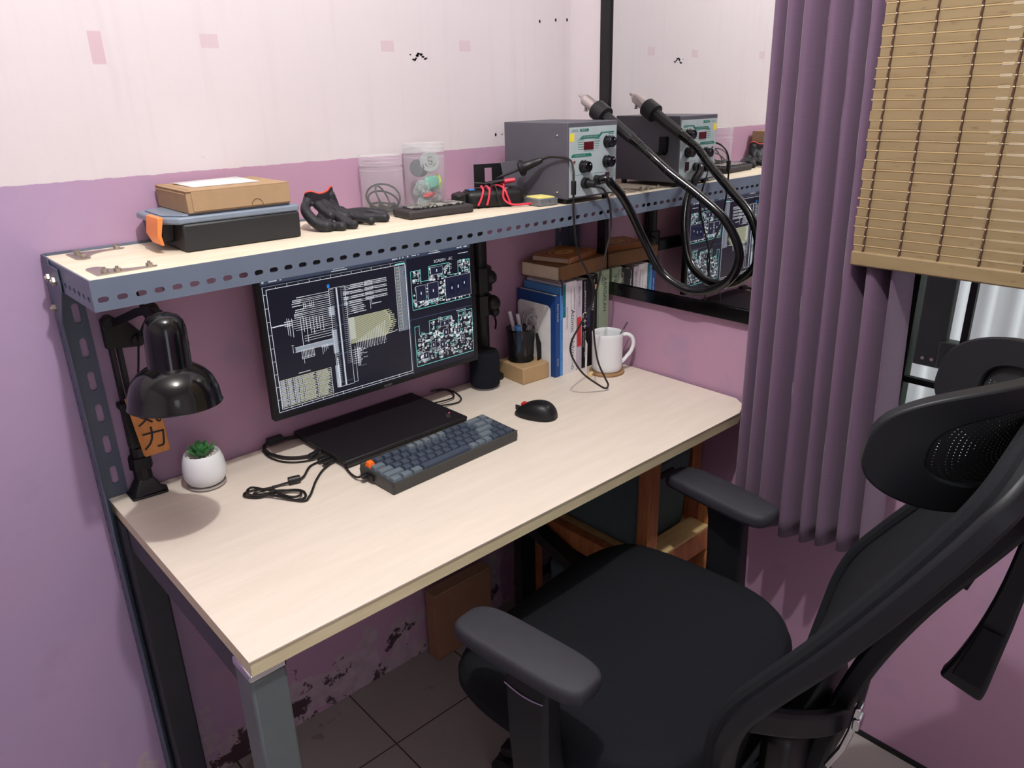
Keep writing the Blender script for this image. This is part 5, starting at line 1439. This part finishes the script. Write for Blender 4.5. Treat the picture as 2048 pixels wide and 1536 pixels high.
cp = [fl + dr * .046, Vector((0.948, -0.225, 1.3080)), Vector((0.957, -0.272, 1.3050)), (0.950, -0.292, 1.288), (0.9445, -0.299, 1.262), (0.943, -0.300, 1.235), (0.945, -0.300, 1.180), (0.957, -0.300, 1.113), (0.986, -0.300, 1.064), (1.012, -0.300, 1.024), (1.006, -0.300, 0.978),
      (0.968, -0.300, 0.938), (0.940, -0.300, 0.905), (0.940, -0.300, 0.872), (0.978, -0.300, 0.818), (1.035, -0.302, 0.772), (1.058, -0.305, 0.758), (1.066, -0.305, 0.766), (1.058, -0.302, 0.784), (1.031, -0.300, 0.837), (1.013, -0.302, 0.917), (1.012, -0.306, 0.989),
      (1.021, -0.308, 1.035), (1.043, -0.306, 1.089), (1.064, -0.303, 1.143), (1.066, -0.301, 1.177), (1.056, -0.302, 1.212), (1.040, -0.300, 1.236), (1.026, -0.292, 1.242), (1.014, -0.285, 1.2435)]
G().tube(smooth(cp, 7), .0024, 8).obj('cord', 'cable', IR)
G().obox((0.9445, -0.299, 1.248), 0.009, 0.009, 0.030, Matrix.Identity(3)).obj('inline_clip', 'rubber', IR, bevel=.0015)
SP = thing('sponge_tray', 'small grey metal tray holding a yellow soldering sponge', 'sponge tray', (0.975, -0.178, SZ), math.radians(-29))
SP.location = (0.930, -0.212, SZ)
SP.rotation_euler = (0, 0, math.radians(-8))
G().box((-0.026, -0.030, 0.001), (0.026, 0.030, 0.0165)).obj('tray', mat('grey_metal_tray', (120, 124, 130), .4, .3), SP, bevel=.0015)
G().box((-0.021, -0.025, 0.0155), (0.021, 0.025, 0.0190)).obj('sponge', mat('yellow_sponge', (226, 214, 130), .9, 0, .2, .08, 100), SP, bevel=.001)
G().cyl((0.004, -0.0302, .0095), (0.004, -0.0310, .0095), .0022, n=12).obj('screw', 'zinc', SP)
for x in (-.02, .02): G().cyl((x, 0, 0), (x, 0, .0015), .004).obj('foot', 'rubber', SP)

# ------------------------------------------------------------------ rework station
sx, sX, sy, sY, szb, szt = 0.9605, 1.1220, -0.2665, -0.063, 1.2185, 1.3785
t = thing('rework_station', 'grey metal hot-air soldering station with black knobs and a pale front panel', 'soldering station', ((sx + sX) / 2, -0.15, SZ))
G().box((sx, sy, szb), (sX, sY, szt)).obj('case', 'stngrey', t, bevel=.0015)
for x in (sx + .015, sX - .015):
    for y in (sy + .02, sY - .02): G().cyl((x, y, SZ + .0003), (x, y, szb + .0005), .007, .008, 14).obj('rubber_foot', 'rubber', t)
Yp = sy - .0012
G().box((sx + .0035, Yp, szb + .004), (sX - .0045, sy + .001, szt - .010)).obj('front_panel', 'stnpanel', t)
pw = (sX - .0045) - (sx + .0035); ph = (szt - .010) - (szb + .004)
def pp(u, v): return (sx + .0035 + u * pw, szb + .004 + v * ph)   # u right, v up in panel fractions
def pq(nm, m, u0, v0, u1, v1, lay=0):
    a = pp(u0, v0); b = pp(u1, v1)
    return G().box((a[0], Yp - .0003 - .0001 * lay, a[1]), (b[0], Yp - .00005, b[1])).obj(nm, m, t)
pq('yellow_sticker', 'yellow', .01, .80, .095, .915); 
a = [pp(*q) for q in ((.20, .83), (.62, .83), (.69, .895), (.94, .895), (.94, .912), (.66, .912), (.62, .878), (.27, .878))]
G().prism([(x, Yp - .0004, z) for x, z in a], (0, .0003, 0)).obj('green_band', 'green', t)
a = [pp(*q) for q in ((.035, .575), (.46, .575), (.46, .60), (.44, .622), (.07, .622), (.045, .605))]
G().prism([(x, Yp - .0004, z) for x, z in a], (0, .0003, 0)).obj('green_band', 'green', t)
pq('maker_plate', 'green', .215, .935, .395, .975)
text('maker_text', 'QUICK', .0064, mat('brand_print', (90, 120, 116), .5), t, (pp(.05, .955)[0], Yp - .0006, pp(.05, .955)[1]), (1, 0, 0), (0, 0, 1), 'LEFT', 0, .95)
text('maker_text', '706W+', .0056, 'stnpanel', t, (pp(.235, .955)[0], Yp - .0006, pp(.235, .955)[1]), (1, 0, 0), (0, 0, 1), 'LEFT', 0, 1.0)
text('panel_text', 'HOT AIR REWORK STATION', .0042, 'stnpanel', t, (pp(.28, .854)[0], Yp - .0006, pp(.28, .854)[1]), (1, 0, 0), (0, 0, 1), 'LEFT', 0, .85)
text('panel_text', 'SOLDERING STATION', .0040, 'stnpanel', t, (pp(.11, .598)[0], Yp - .0006, pp(.11, .598)[1]), (1, 0, 0), (0, 0, 1), 'LEFT', 0, .85)
g = G()
for k in range(5):
    v = .815 - .033 * k
    for u0, u1 in ((.165 + .004 * k, .295), (.52, .65 - .012 * k)):
        a = pp(u0, v); b = pp(u1, v + .007); g.box((a[0], Yp - .0003, a[1]), (b[0], Yp, b[1]))
    if k < 3:
        a = pp(.82 + .03 * k, .875 - .035 * k); b = pp(.94, .882 - .035 * k); g.box((a[0], Yp - .0003, a[1]), (b[0], Yp, b[1]))
for a_, b_ in (((.30, .652), (.52, .657)), ((.10, .315), (.42, .319)), ((.52, .315), (.75, .319))):
    a = pp(*a_); b = pp(*b_); g.box((a[0], Yp - .0003, a[1]), (b[0], Yp, b[1]))
g.obj('panel_lines', 'green', t, weld=False)
a = pp(.295, .672); b = pp(.50, .787)
G().box((a[0], Yp - .0010, a[1]), (b[0], Yp, b[1])).obj('red_display', 'redglass', t, bevel=.0004)
def knob(u, v, r=.0125):
    x, z = pp(u, v)
    k = G().lathe([(0.0001, -.001), (r * 1.12, -.001), (r * 1.12, .003), (r, .004), (r * .93, .0175), (r * .86, .0185), (r * .5, .0180), (.0001, .0180)], (x, Yp, z), 28, Matrix.Rotation(PI / 2, 3, 'X')).obj('knob', 'blackgloss', t, ang=40)
    G().cyl((x + .004, Yp - .0184, z + .005), (x + .004, Yp - .0190, z + .005), .0012, n=8).obj('knob_pointer', 'white', k)
knob(.80, .765); knob(.79, .475); knob(.285, .435)
x, z = pp(.095, .512); G().cyl((x, Yp, z), (x, Yp - .002, z), .0024, n=12).obj('indicator', mat('dark_red_led', (120, 30, 26), .3), t)
x, z = pp(.80, .245); G().box((x - .006, Yp - .004, z - .012), (x + .006, Yp, z + .010)).obj('rocker_switch', mat('switch_dark', (60, 26, 34), .3), t, bevel=.001)
x, z = pp(.315, .190)
G().cyl((x, Yp, z), (x, Yp - .010, z), .0125, .0115, 20).cyl((x, Yp - .010, z), (x + .006, Yp - .026, z - .001), .0085, .0075, 14).obj('cable_connector', 'rubber', t)
hx, hz = pp(.56, .215)
G().cyl((hx, Yp, hz), (hx + .002, Yp - .012, hz), .0110, .0100, 18).obj('hose_inlet', 'rubber', t)
for y, z in ((-.235, 1.352), (-.235, 1.232), (-.055, 1.352), (-.12, 1.232)):
    G().ball((sx - .0005, y, z), .0028, 6).obj('case_screw', 'zinc', t)
# handle cradle on the right side of the case
G().box((sX, -.235, 1.292), (sX + .014, -.215, 1.330)).box((sX, -.230, 1.286), (sX + .030, -.218, 1.294)).obj('handle_cradle', 'black', t, bevel=.001)
t = thing('hot_air_gun', 'black hot-air handpiece with metal nozzle and a thick looping hose beside the station', 'hot air gun', (1.148, -0.25, 1.30))
nz = Vector((1.146, -0.128, 1.432)); he = Vector((1.1465, -0.322, 1.318)); dd = (he - nz).normalized()
def al(s_): return nz + dd * s_
G().cyl(al(0.0), al(.016), .0038, .0042, 14).cyl(al(.012), al(.020), .0075, .0125, 18).cyl(al(.020), al(.064), .0130, .0135, 22).obj('nozzle', mat('brushed_nozzle', (200, 190, 188), .35, .9), t)
pn = Vector((0, dd.z, -dd.y)).normalized()
q = al(.030) + pn * (-.013 if pn.z > 0 else .013)
G().cyl(q, q + Vector((0, 0, -.008)), .0035, n=8).cyl(q + Vector((0, 0, -.007)), q + Vector((0, 0, -.010)), .0050, n=6).obj('clamp_screw', 'zinc', t)
G().cyl(al(.058), al(.062), .0190, .0225, 28).cyl(al(.062), al(.094), .0228, .0225, 28).cyl(al(.094), al(.097), .0225, .0155, 28).obj('guard_ring', 'rubber', t, ang=30)
G().cyl(al(.094), al(.185), .0145, .0135, 8).cyl(al(.185), al(.190), .0135, .0115, 8).obj('handle', 'rubber', t, bevel=.0015)
G().cyl(al(.187), al(.215), .0112, .0106, 16).obj('strain_relief', 'blackgloss', t)
hosep = [al(.205), (1.148, -0.345, 1.302), (1.16, -0.389, 1.267), (1.178, -0.458, 1.22), (1.19, -0.519, 1.172), (1.2, -0.553, 1.11), (1.2, -0.548, 1.059), (1.2, -0.513, 1.022), (1.195, -0.465, 1.003), (1.19, -0.412, 1.007), (1.18, -0.360, 1.04), (1.16, -0.325, 1.109),
         (1.132, -0.306, 1.175), (1.098, -0.300, 1.220), (1.072, -0.296, 1.2435), (hx + .012, -.290, hz + .002), (hx + .003, Yp - .010, hz)]
hp = smooth(hosep, 8)
G().tube(hp, [0.0098 for _ in hp], 16).obj('hose', 'blackgloss', t)
rg = G()
P_ = hp[3:34]
for k in range(0, 22, 3):
    d_ = (P_[k + 1] - P_[k]).normalized() * .0011
    rg.cyl(P_[k] - d_, P_[k] + d_, .0104, n=14)
rg.obj('hose_ribs', 'rubber', t, weld=False)

# ------------------------------------------------------------------ under the desk
t = thing('wooden_rack', 'orange-brown wooden rack under the right end of the desk', 'rack', (1.07, -0.33, 0))
def post(x, y, h, w=.036, m='wood'):
    return G().box((x - w / 2, y - w / 2, 0), (x + w / 2, y + w / 2, h)).obj('leg', m, t, bevel=.004)
post(0.950, -0.530, 0.700); post(0.952, -0.150, 0.640); post(1.200, -0.525, 0.490); post(1.222, -0.455, 0.700); 
G().box((0.968, -0.545, 0.355), (1.184, -0.515, 0.415)).obj('front_rail', 'wood', t, bevel=.003)
G().box((0.968, -0.545, 0.415), (1.184, -0.488, 0.422)).obj('front_ledge', 'woodpale', t, bevel=.001)
G().box((0.936, -0.512, 0.355), (0.966, -0.168, 0.405)).obj('side_rail', 'wood', t, bevel=.003)
G().box((1.190, -0.505, 0.355), (1.215, -0.168, 0.405)).obj('side_rail', 'wood', t, bevel=.003)
G().box((0.966, -0.180, 0.355), (1.19, -0.155, 0.405)).obj('rear_rail', 'wood', t, bevel=.003)
G().box((0.966, -0.485, 0.395), (1.19, -0.182, 0.404)).obj('shelf_board', 'woodpale', t)
post(1.200, -0.150, 0.40)
t = thing('storage_tub', 'grey-green plastic storage tub sitting on the wooden rack', 'tub', (1.075, -0.33, .405))
G().taper((1.077, -.335), .190, .280, .4045, .62, .206, .300).obj('tub_body', 'teal', t, bevel=.012)
G().box((1.050, -.4885, .575), (1.105, -.478, .592)).obj('handle_slot', 'black', t, bevel=.004)
t = thing('lower_tub', 'grey-green plastic tub on the floor below the rack', 'tub', (1.075, -0.33, 0))
G().taper((1.077, -.335), .190, .280, .001, .25, .206, .300).obj('tub_body', 'teal', t, bevel=.012)
G().box((0.984, -.489, .25), (1.170, -.181, .262)).obj('lid', 'black', t, bevel=.004)
t = thing('black_bracket', 'black metal bracket leaning beside the wooden rack under the desk', 'bracket', (0.90, -0.2, 0))
G().bar([(0.905, -0.165, 0.0), (0.905, -0.165, 0.42)], .05, .03, (0, 1, 0)).obj('upright', 'black', t)
G().bar([(0.905, -0.16, 0.40), (0.915, -0.45, 0.30)], .04, .03).obj('brace', 'black', t)
t = thing('low_carton', 'low brown cardboard carton against the back wall under the desk', 'cardboard box', (0.78, -0.07, 0))
G().box((0.675, -0.058, 0.0005), (0.872, -0.018, 0.205)).obj('carton', mat('brown_carton', (150, 112, 88), .8, 0, .2, .06, 30), t, bevel=.002)
G().box((0.675, -0.058, 0.2055), (0.872, -0.018, 0.2085)).obj('flap', 'card', t)

# ------------------------------------------------------------------ office chair
CH = thing('office_chair', 'black mesh-backed office chair with adjustable arms pulled up to the desk', 'chair', (0.65, -0.73, 0), math.radians(6))
def sup(a, b, n, k, e=2.6):
    t_ = 2 * PI * k / n
    c, s_ = math.cos(t_), math.sin(t_)
    return (a * math.copysign(abs(c) ** (2 / e), c), b * math.copysign(abs(s_) ** (2 / e), s_))
def seatfn(u, v):
    # v: 0 bottom centre -> 1 top centre
    prof = [(0.0, -0.075), (0.75, -0.075), (0.93, -0.065), (1.0, -0.040), (1.0, -0.018), (0.955, 0.0), (0.80, 0.008), (0.45, 0.002), (0.0, -0.003)]
    i = min(int(v * 8), 7); f = v * 8 - i
    r = prof[i][0] * (1 - f) + prof[i + 1][0] * f; z = prof[i][1] * (1 - f) + prof[i + 1][1] * f
    x, y = sup(0.284, 0.262, 1, u, 3.4)
    x *= r; y *= r
    y += 0.012
    z += -0.035 * max(0, (y - 0.16) / 0.1) ** 1.6 + 0.012 * (x / .27) ** 2 * (1 if v > .55 else 0)
    return Vector((x, y, 0.488 + z))
G().grid(seatfn, 72, 32, True).obj('seat', 'seat', CH, ang=80)
def usf(u, v):
    x, y = sup(0.235 * (1 - .25 * v), 0.215 * (1 - .25 * v), 1, u, 3); return Vector((x, y + .01, 0.420 - .045 * v))
G().grid(usf, 48, 3, True).obj('seat_shell', 'chairplastic', CH)
G().box((-.09, -.13, .345), (.09, .09, .385)).obj('tilt_mechanism', 'black', CH, bevel=.008)
G().cyl((0, 0, .20), (0, 0, .35), .026).cyl((0, 0, .09), (0, 0, .22), .034).obj('gas_lift', 'black', CH)
for k in range(5):
    a = 2 * PI * k / 5 + .5
    d_ = Vector((math.cos(a), math.sin(a), 0))
    G().bar([d_ * .03 + Vector((0, 0, .115)), d_ * .16 + Vector((0, 0, .105)), d_ * .29 + Vector((0, 0, .075))], [.06, .05, .036], [.05, .035, .022]).obj('base_arm', 'black', CH, bevel=.005)
    s_ = Vector((-d_.y, d_.x, 0))
    c_ = d_ * .285 + Vector((0, 0, .0275))
    G().cyl(c_ - s_ * .022, c_ - s_ * .006, .0270).cyl(c_ + s_ * .006, c_ + s_ * .022, .0270).cyl(c_, c_ + Vector((0, 0, .05)), .007).obj('caster', 'rubber', CH)
# arms
def arm(sg, lx, yaw):
    rt = Matrix.Rotation(math.radians(yaw), 3, 'Z')
    n = 48
    P0 = [sup(0.042, 0.128, n, k, 4.2) for k in range(n)]
    g = G()
    lev = [(0.86, 0.640), (0.97, 0.643), (1.0, 0.650), (1.0, 0.660), (0.97, 0.6665), (0.88, 0.6695)]
    vs = []
    for sc, z in lev:
        for x, y in P0:
            q = rt @ Vector((x - (1 - sc) * .042 * (1 if x > 0 else -1) * min(1, abs(x) / .02), y - (1 - sc) * .05 * (1 if y > 0 else -1) * min(1, abs(y) / .03), 0))
            fr = max(0, (y - .06) / .07)
            vs.append((lx + q.x, q.y, z - .006 * fr ** 2))
    fs = [(j * n + k, j * n + (k + 1) % n, (j + 1) * n + (k + 1) % n, (j + 1) * n + k) for j in range(5) for k in range(n)]
    fs += [tuple(range(n))[::-1], tuple(range(5 * n, 6 * n))]
    g.add(vs, fs)
    a_ = g.obj('armrest', 'armpad', CH, ang=50)
    sx_ = lx + .004 * sg
    G().bar([(sx_, -.020, .642), (sx_ + sg * .004, -.022, .60), (sx_ + sg * .004, -.026, .50), (sx_ - sg * .004, -.030, .41)], [.036, .038, .044, .046], [.085, .080, .076, .08], (0, 1, 0)).obj('arm_post', 'chairplastic', CH, bevel=.008)
    G().bar([(sx_ - sg * .002, -.03, .40), (sx_ - sg * .08, -.03, .388), (sg * .10, -.03, .388)], .07, .022).obj('arm_bracket', 'chairplastic', CH, bevel=.004)
    pts = [(sx_ + sg * .0245, -.060 + .076 * k / 10, .608 + .006 * math.sin(PI * k / 10) * -1) for k in range(11)]
    G().tube(pts, .0016, 6).obj('chrome_arc', 'chrome', CH)
arm(-1, -.301, 0); arm(1, .3157, -12.5)
# back frame: centre-line profile (ly, z) and half widths
BP = [(-.262, .430, .150), (-.268, .500, .190), (-.274, .560, .215), (-.284, .625, .228), (-.305, .685, .232), (-.345, .750, .230), (-.398, .830, .222), (-.455, .925, .208), (-.500, 1.005, .190), (-.522, 1.050, .170), (-.532, 1.078, .120), (-.535, 1.086, .0)]
def bprof(s_):
    x = s_ * (len(BP) - 1); i = min(int(x), len(BP) - 2); f = x - i
    p = [BP[max(i - 1, 0)], BP[i], BP[i + 1], BP[min(i + 2, len(BP) - 1)]]
    return [0.5 * ((2 * p[1][k]) + (p[2][k] - p[0][k]) * f + (2 * p[0][k] - 5 * p[1][k] + 4 * p[2][k] - p[3][k]) * f * f + (p[3][k] - 3 * p[2][k] + 3 * p[1][k] - p[0][k]) * f ** 3) for k in range(3)]
def backfn(u, v):
    ly, z, hw = bprof(v)
    x = (u * 2 - 1)
    return Vector((x * hw, ly - .030 * (1 - x * x) * math.sin(PI * min(1, v * 1.1)), z))
M['backmesh'] = mat('back_mesh_fabric', (25, 27, 32), 0.85, 0, .3, .1, 500, .7, 1800)
G().grid(backfn, 24, 60).obj('mesh_back', 'backmesh', CH, recalc=False, solid=.003)
side = []
for k in range(56):
    ly, z, hw = bprof(k / 55)
    side.append(Vector((-hw, ly, z)))
loop = side + [Vector((-p.x, p.y, p.z)) for p in side[::-1][1:]]
bk = [p + Vector((0, -.013, -.003)) for p in loop]
G().bar(bk, .026, .029, (0, .35, 1)).obj('back_frame', 'chairplastic', CH, bevel=.006)
G().tube([p + Vector((0, .004, .002)) for p in loop], .0115, 10).obj('frame_piping', 'backmesh', CH)
G().bar([(-.150, -.272, .435), (-.10, -.290, .405), (0, -.296, .395), (.10, -.290, .405), (.150, -.272, .435)], .03, .035).obj('lower_frame', 'chairplastic', CH, bevel=.006)
# rear spine and yoke
sp = smooth([(0, -.10, .365), (0, -.22, .362), (0, -.315, .385), (0, -.355, .46), (0, -.372, .56), (0, -.405, .68), (0, -.455, .80), (0, -.520, .92), (0, -.566, 1.01)], 6)
G().bar(sp, [.13 - .0016 * k for k in range(len(sp))], .030, (0, -1, .2)).obj('spine', 'chairplastic', CH, bevel=.006)
for sg in (-1, 1):
    G().bar(smooth([(sg * .215, -.318, .665), (sg * .16, -.352, .635), (sg * .09, -.378, .600), (sg * .02, -.388, .57)], 5), .020, .036, (0, 0, 1)).obj('yoke_arm', 'chairplastic', CH, bevel=.005)
G().box((-.13, -.350, .20), (.115, -.300, .57)).obj('spine_cover', 'black', CH, bevel=.016)
g = G().bar([(-.062, -.412, .632), (-.062, -.408, .59), (-.064, -.400, .55), (-.070, -.386, .515)], [.020, .024, .022, .030], .009, (0, -1, 0))
g.obox((-.064, -.413, .606), .024, .010, .020, Matrix.Identity(3))
g.obj('chrome_lever', 'chrome', CH, bevel=.0025)
# headrest: mesh stretched on a wide curved frame
def hrs(s_, t_):
    """s_ -1..1 across, t_ -1..1 up"""
    a = s_ * 1.22
    lx = .158 * math.sin(a) / math.sin(1.22)
    ly = -.520 + .130 * (1 - math.cos(a)) / (1 - math.cos(1.22))
    hh = .083 * (1 - .10 * abs(s_) ** 3)
    z = 1.060 + t_ * hh + .004 * s_ * s_
    ly += -.012 * t_
    return Vector((lx, ly, z))
def outline(r, off):
    pts = []
    n = 96
    for k in range(n):
        x, y = sup(1, 1, n, k, 3.0)
        p = hrs(x * r, y * r)
        q = hrs(x * r * .98, y * r * .98)
        pts.append(p)
    return pts
o1 = outline(1.0, 0)
def hm(u, v):
    x, y = sup(1, 1, 1, u, 3.0)
    r = v
    p = hrs(x * r * .97, y * r * .97)
    return p
gm = G()
def hmg(u, v):
    # square to squircle mapping
    x = u * 2 - 1; y = v * 2 - 1
    L = max(abs(x), abs(y))
    if L < 1e-6: return hrs(0, 0)
    ang = math.atan2(y, x)
    c, s_ = math.cos(ang), math.sin(ang)
    e = 3.0
    rr = 1 / (abs(c) ** e + abs(s_) ** e) ** (1 / e)
    return hrs(L * rr * c * .96, L * rr * s_ * .96)
gm.grid(hmg, 40, 24)
gm.obj('headrest_mesh', 'mesh', CH, recalc=False)
g = G(); n = len(o1)
ctr = [hrs(0.0, 0)] * n
vs = []
for k in range(n):
    p = o1[k]; x, y = sup(1, 1, n, k, 3.0)
    i2 = hrs(x * .72, y * .58)
    eps = .001
    du = (hrs(x * .9 + eps, y * .9) - hrs(x * .9 - eps, y * .9)); dv = (hrs(x * .9, y * .9 + eps) - hrs(x * .9, y * .9 - eps))
    nn = du.cross(dv).normalized() * .0085
    for q in (p + nn, p - nn, i2 - nn * .8, i2 + nn * .8): vs.append(q)
fs = []
for k in range(n):
    j = (k + 1) % n
    for m_ in range(4): fs.append((k * 4 + m_, k * 4 + (m_ + 1) % 4, j * 4 + (m_ + 1) % 4, j * 4 + m_))
g.add(vs, fs).obj('headrest_frame', 'chairplastic', CH, bevel=.003, ang=50)
G().box((-.028, -.560, 1.035), (.028, -.522, 1.085)).obj('headrest_bracket', 'black', CH, bevel=.006)
G().bar([(0, -.575, .97), (0, -.572, 1.02), (0, -.560, 1.06)], .03, .018, (0, -1, 0)).obj('headrest_stem', 'chairplastic', CH, bevel=.003)
G().box((-.020, -.596, 1.045), (.024, -.570, 1.082)).obj('height_slider', 'chairplastic', CH, bevel=.003)
# rear lumbar rack and flared rear support
G().box((-.05, -.590, .945), (.08, -.545, 1.0)).obj('support_bracket', 'chairplastic', CH, bevel=.006)
g = G().bar([(.030, -.545, .965), (.030, -.500, .860), (.030, -.487, .815)], .014, .016, (0, -1, 0))
for k, (y_, z_) in enumerate(((-.516, .900), (-.502, .868), (-.492, .835))): g.obox((.030, y_ + .010, z_), .014, .010, .010, Matrix.Identity(3))
g.obj('lumbar_rack', 'black', CH, bevel=.0015)

G().bar(smooth([(0.02, -.553, .975), (0.015, -.550, .90), (0.005, -.538, .80), (0.0, -.522, .715), (0.0, -.514, .686)], 4), [.024, .024, .024, .025, .026, .027, .028, .030, .033, .036, .040, .044, .048, .051, .053, .054, .050], .024, (-1, 0, 0)).obj('rear_support', 'chairplastic', CH, bevel=.009)
G().bar([(-.0125, -.536, .79), (-.0145, -.521, .705)], [.024, .036], .003, (-1, 0, 0)).obj('ribbed_pad', 'blackmatte', CH, bevel=.001)
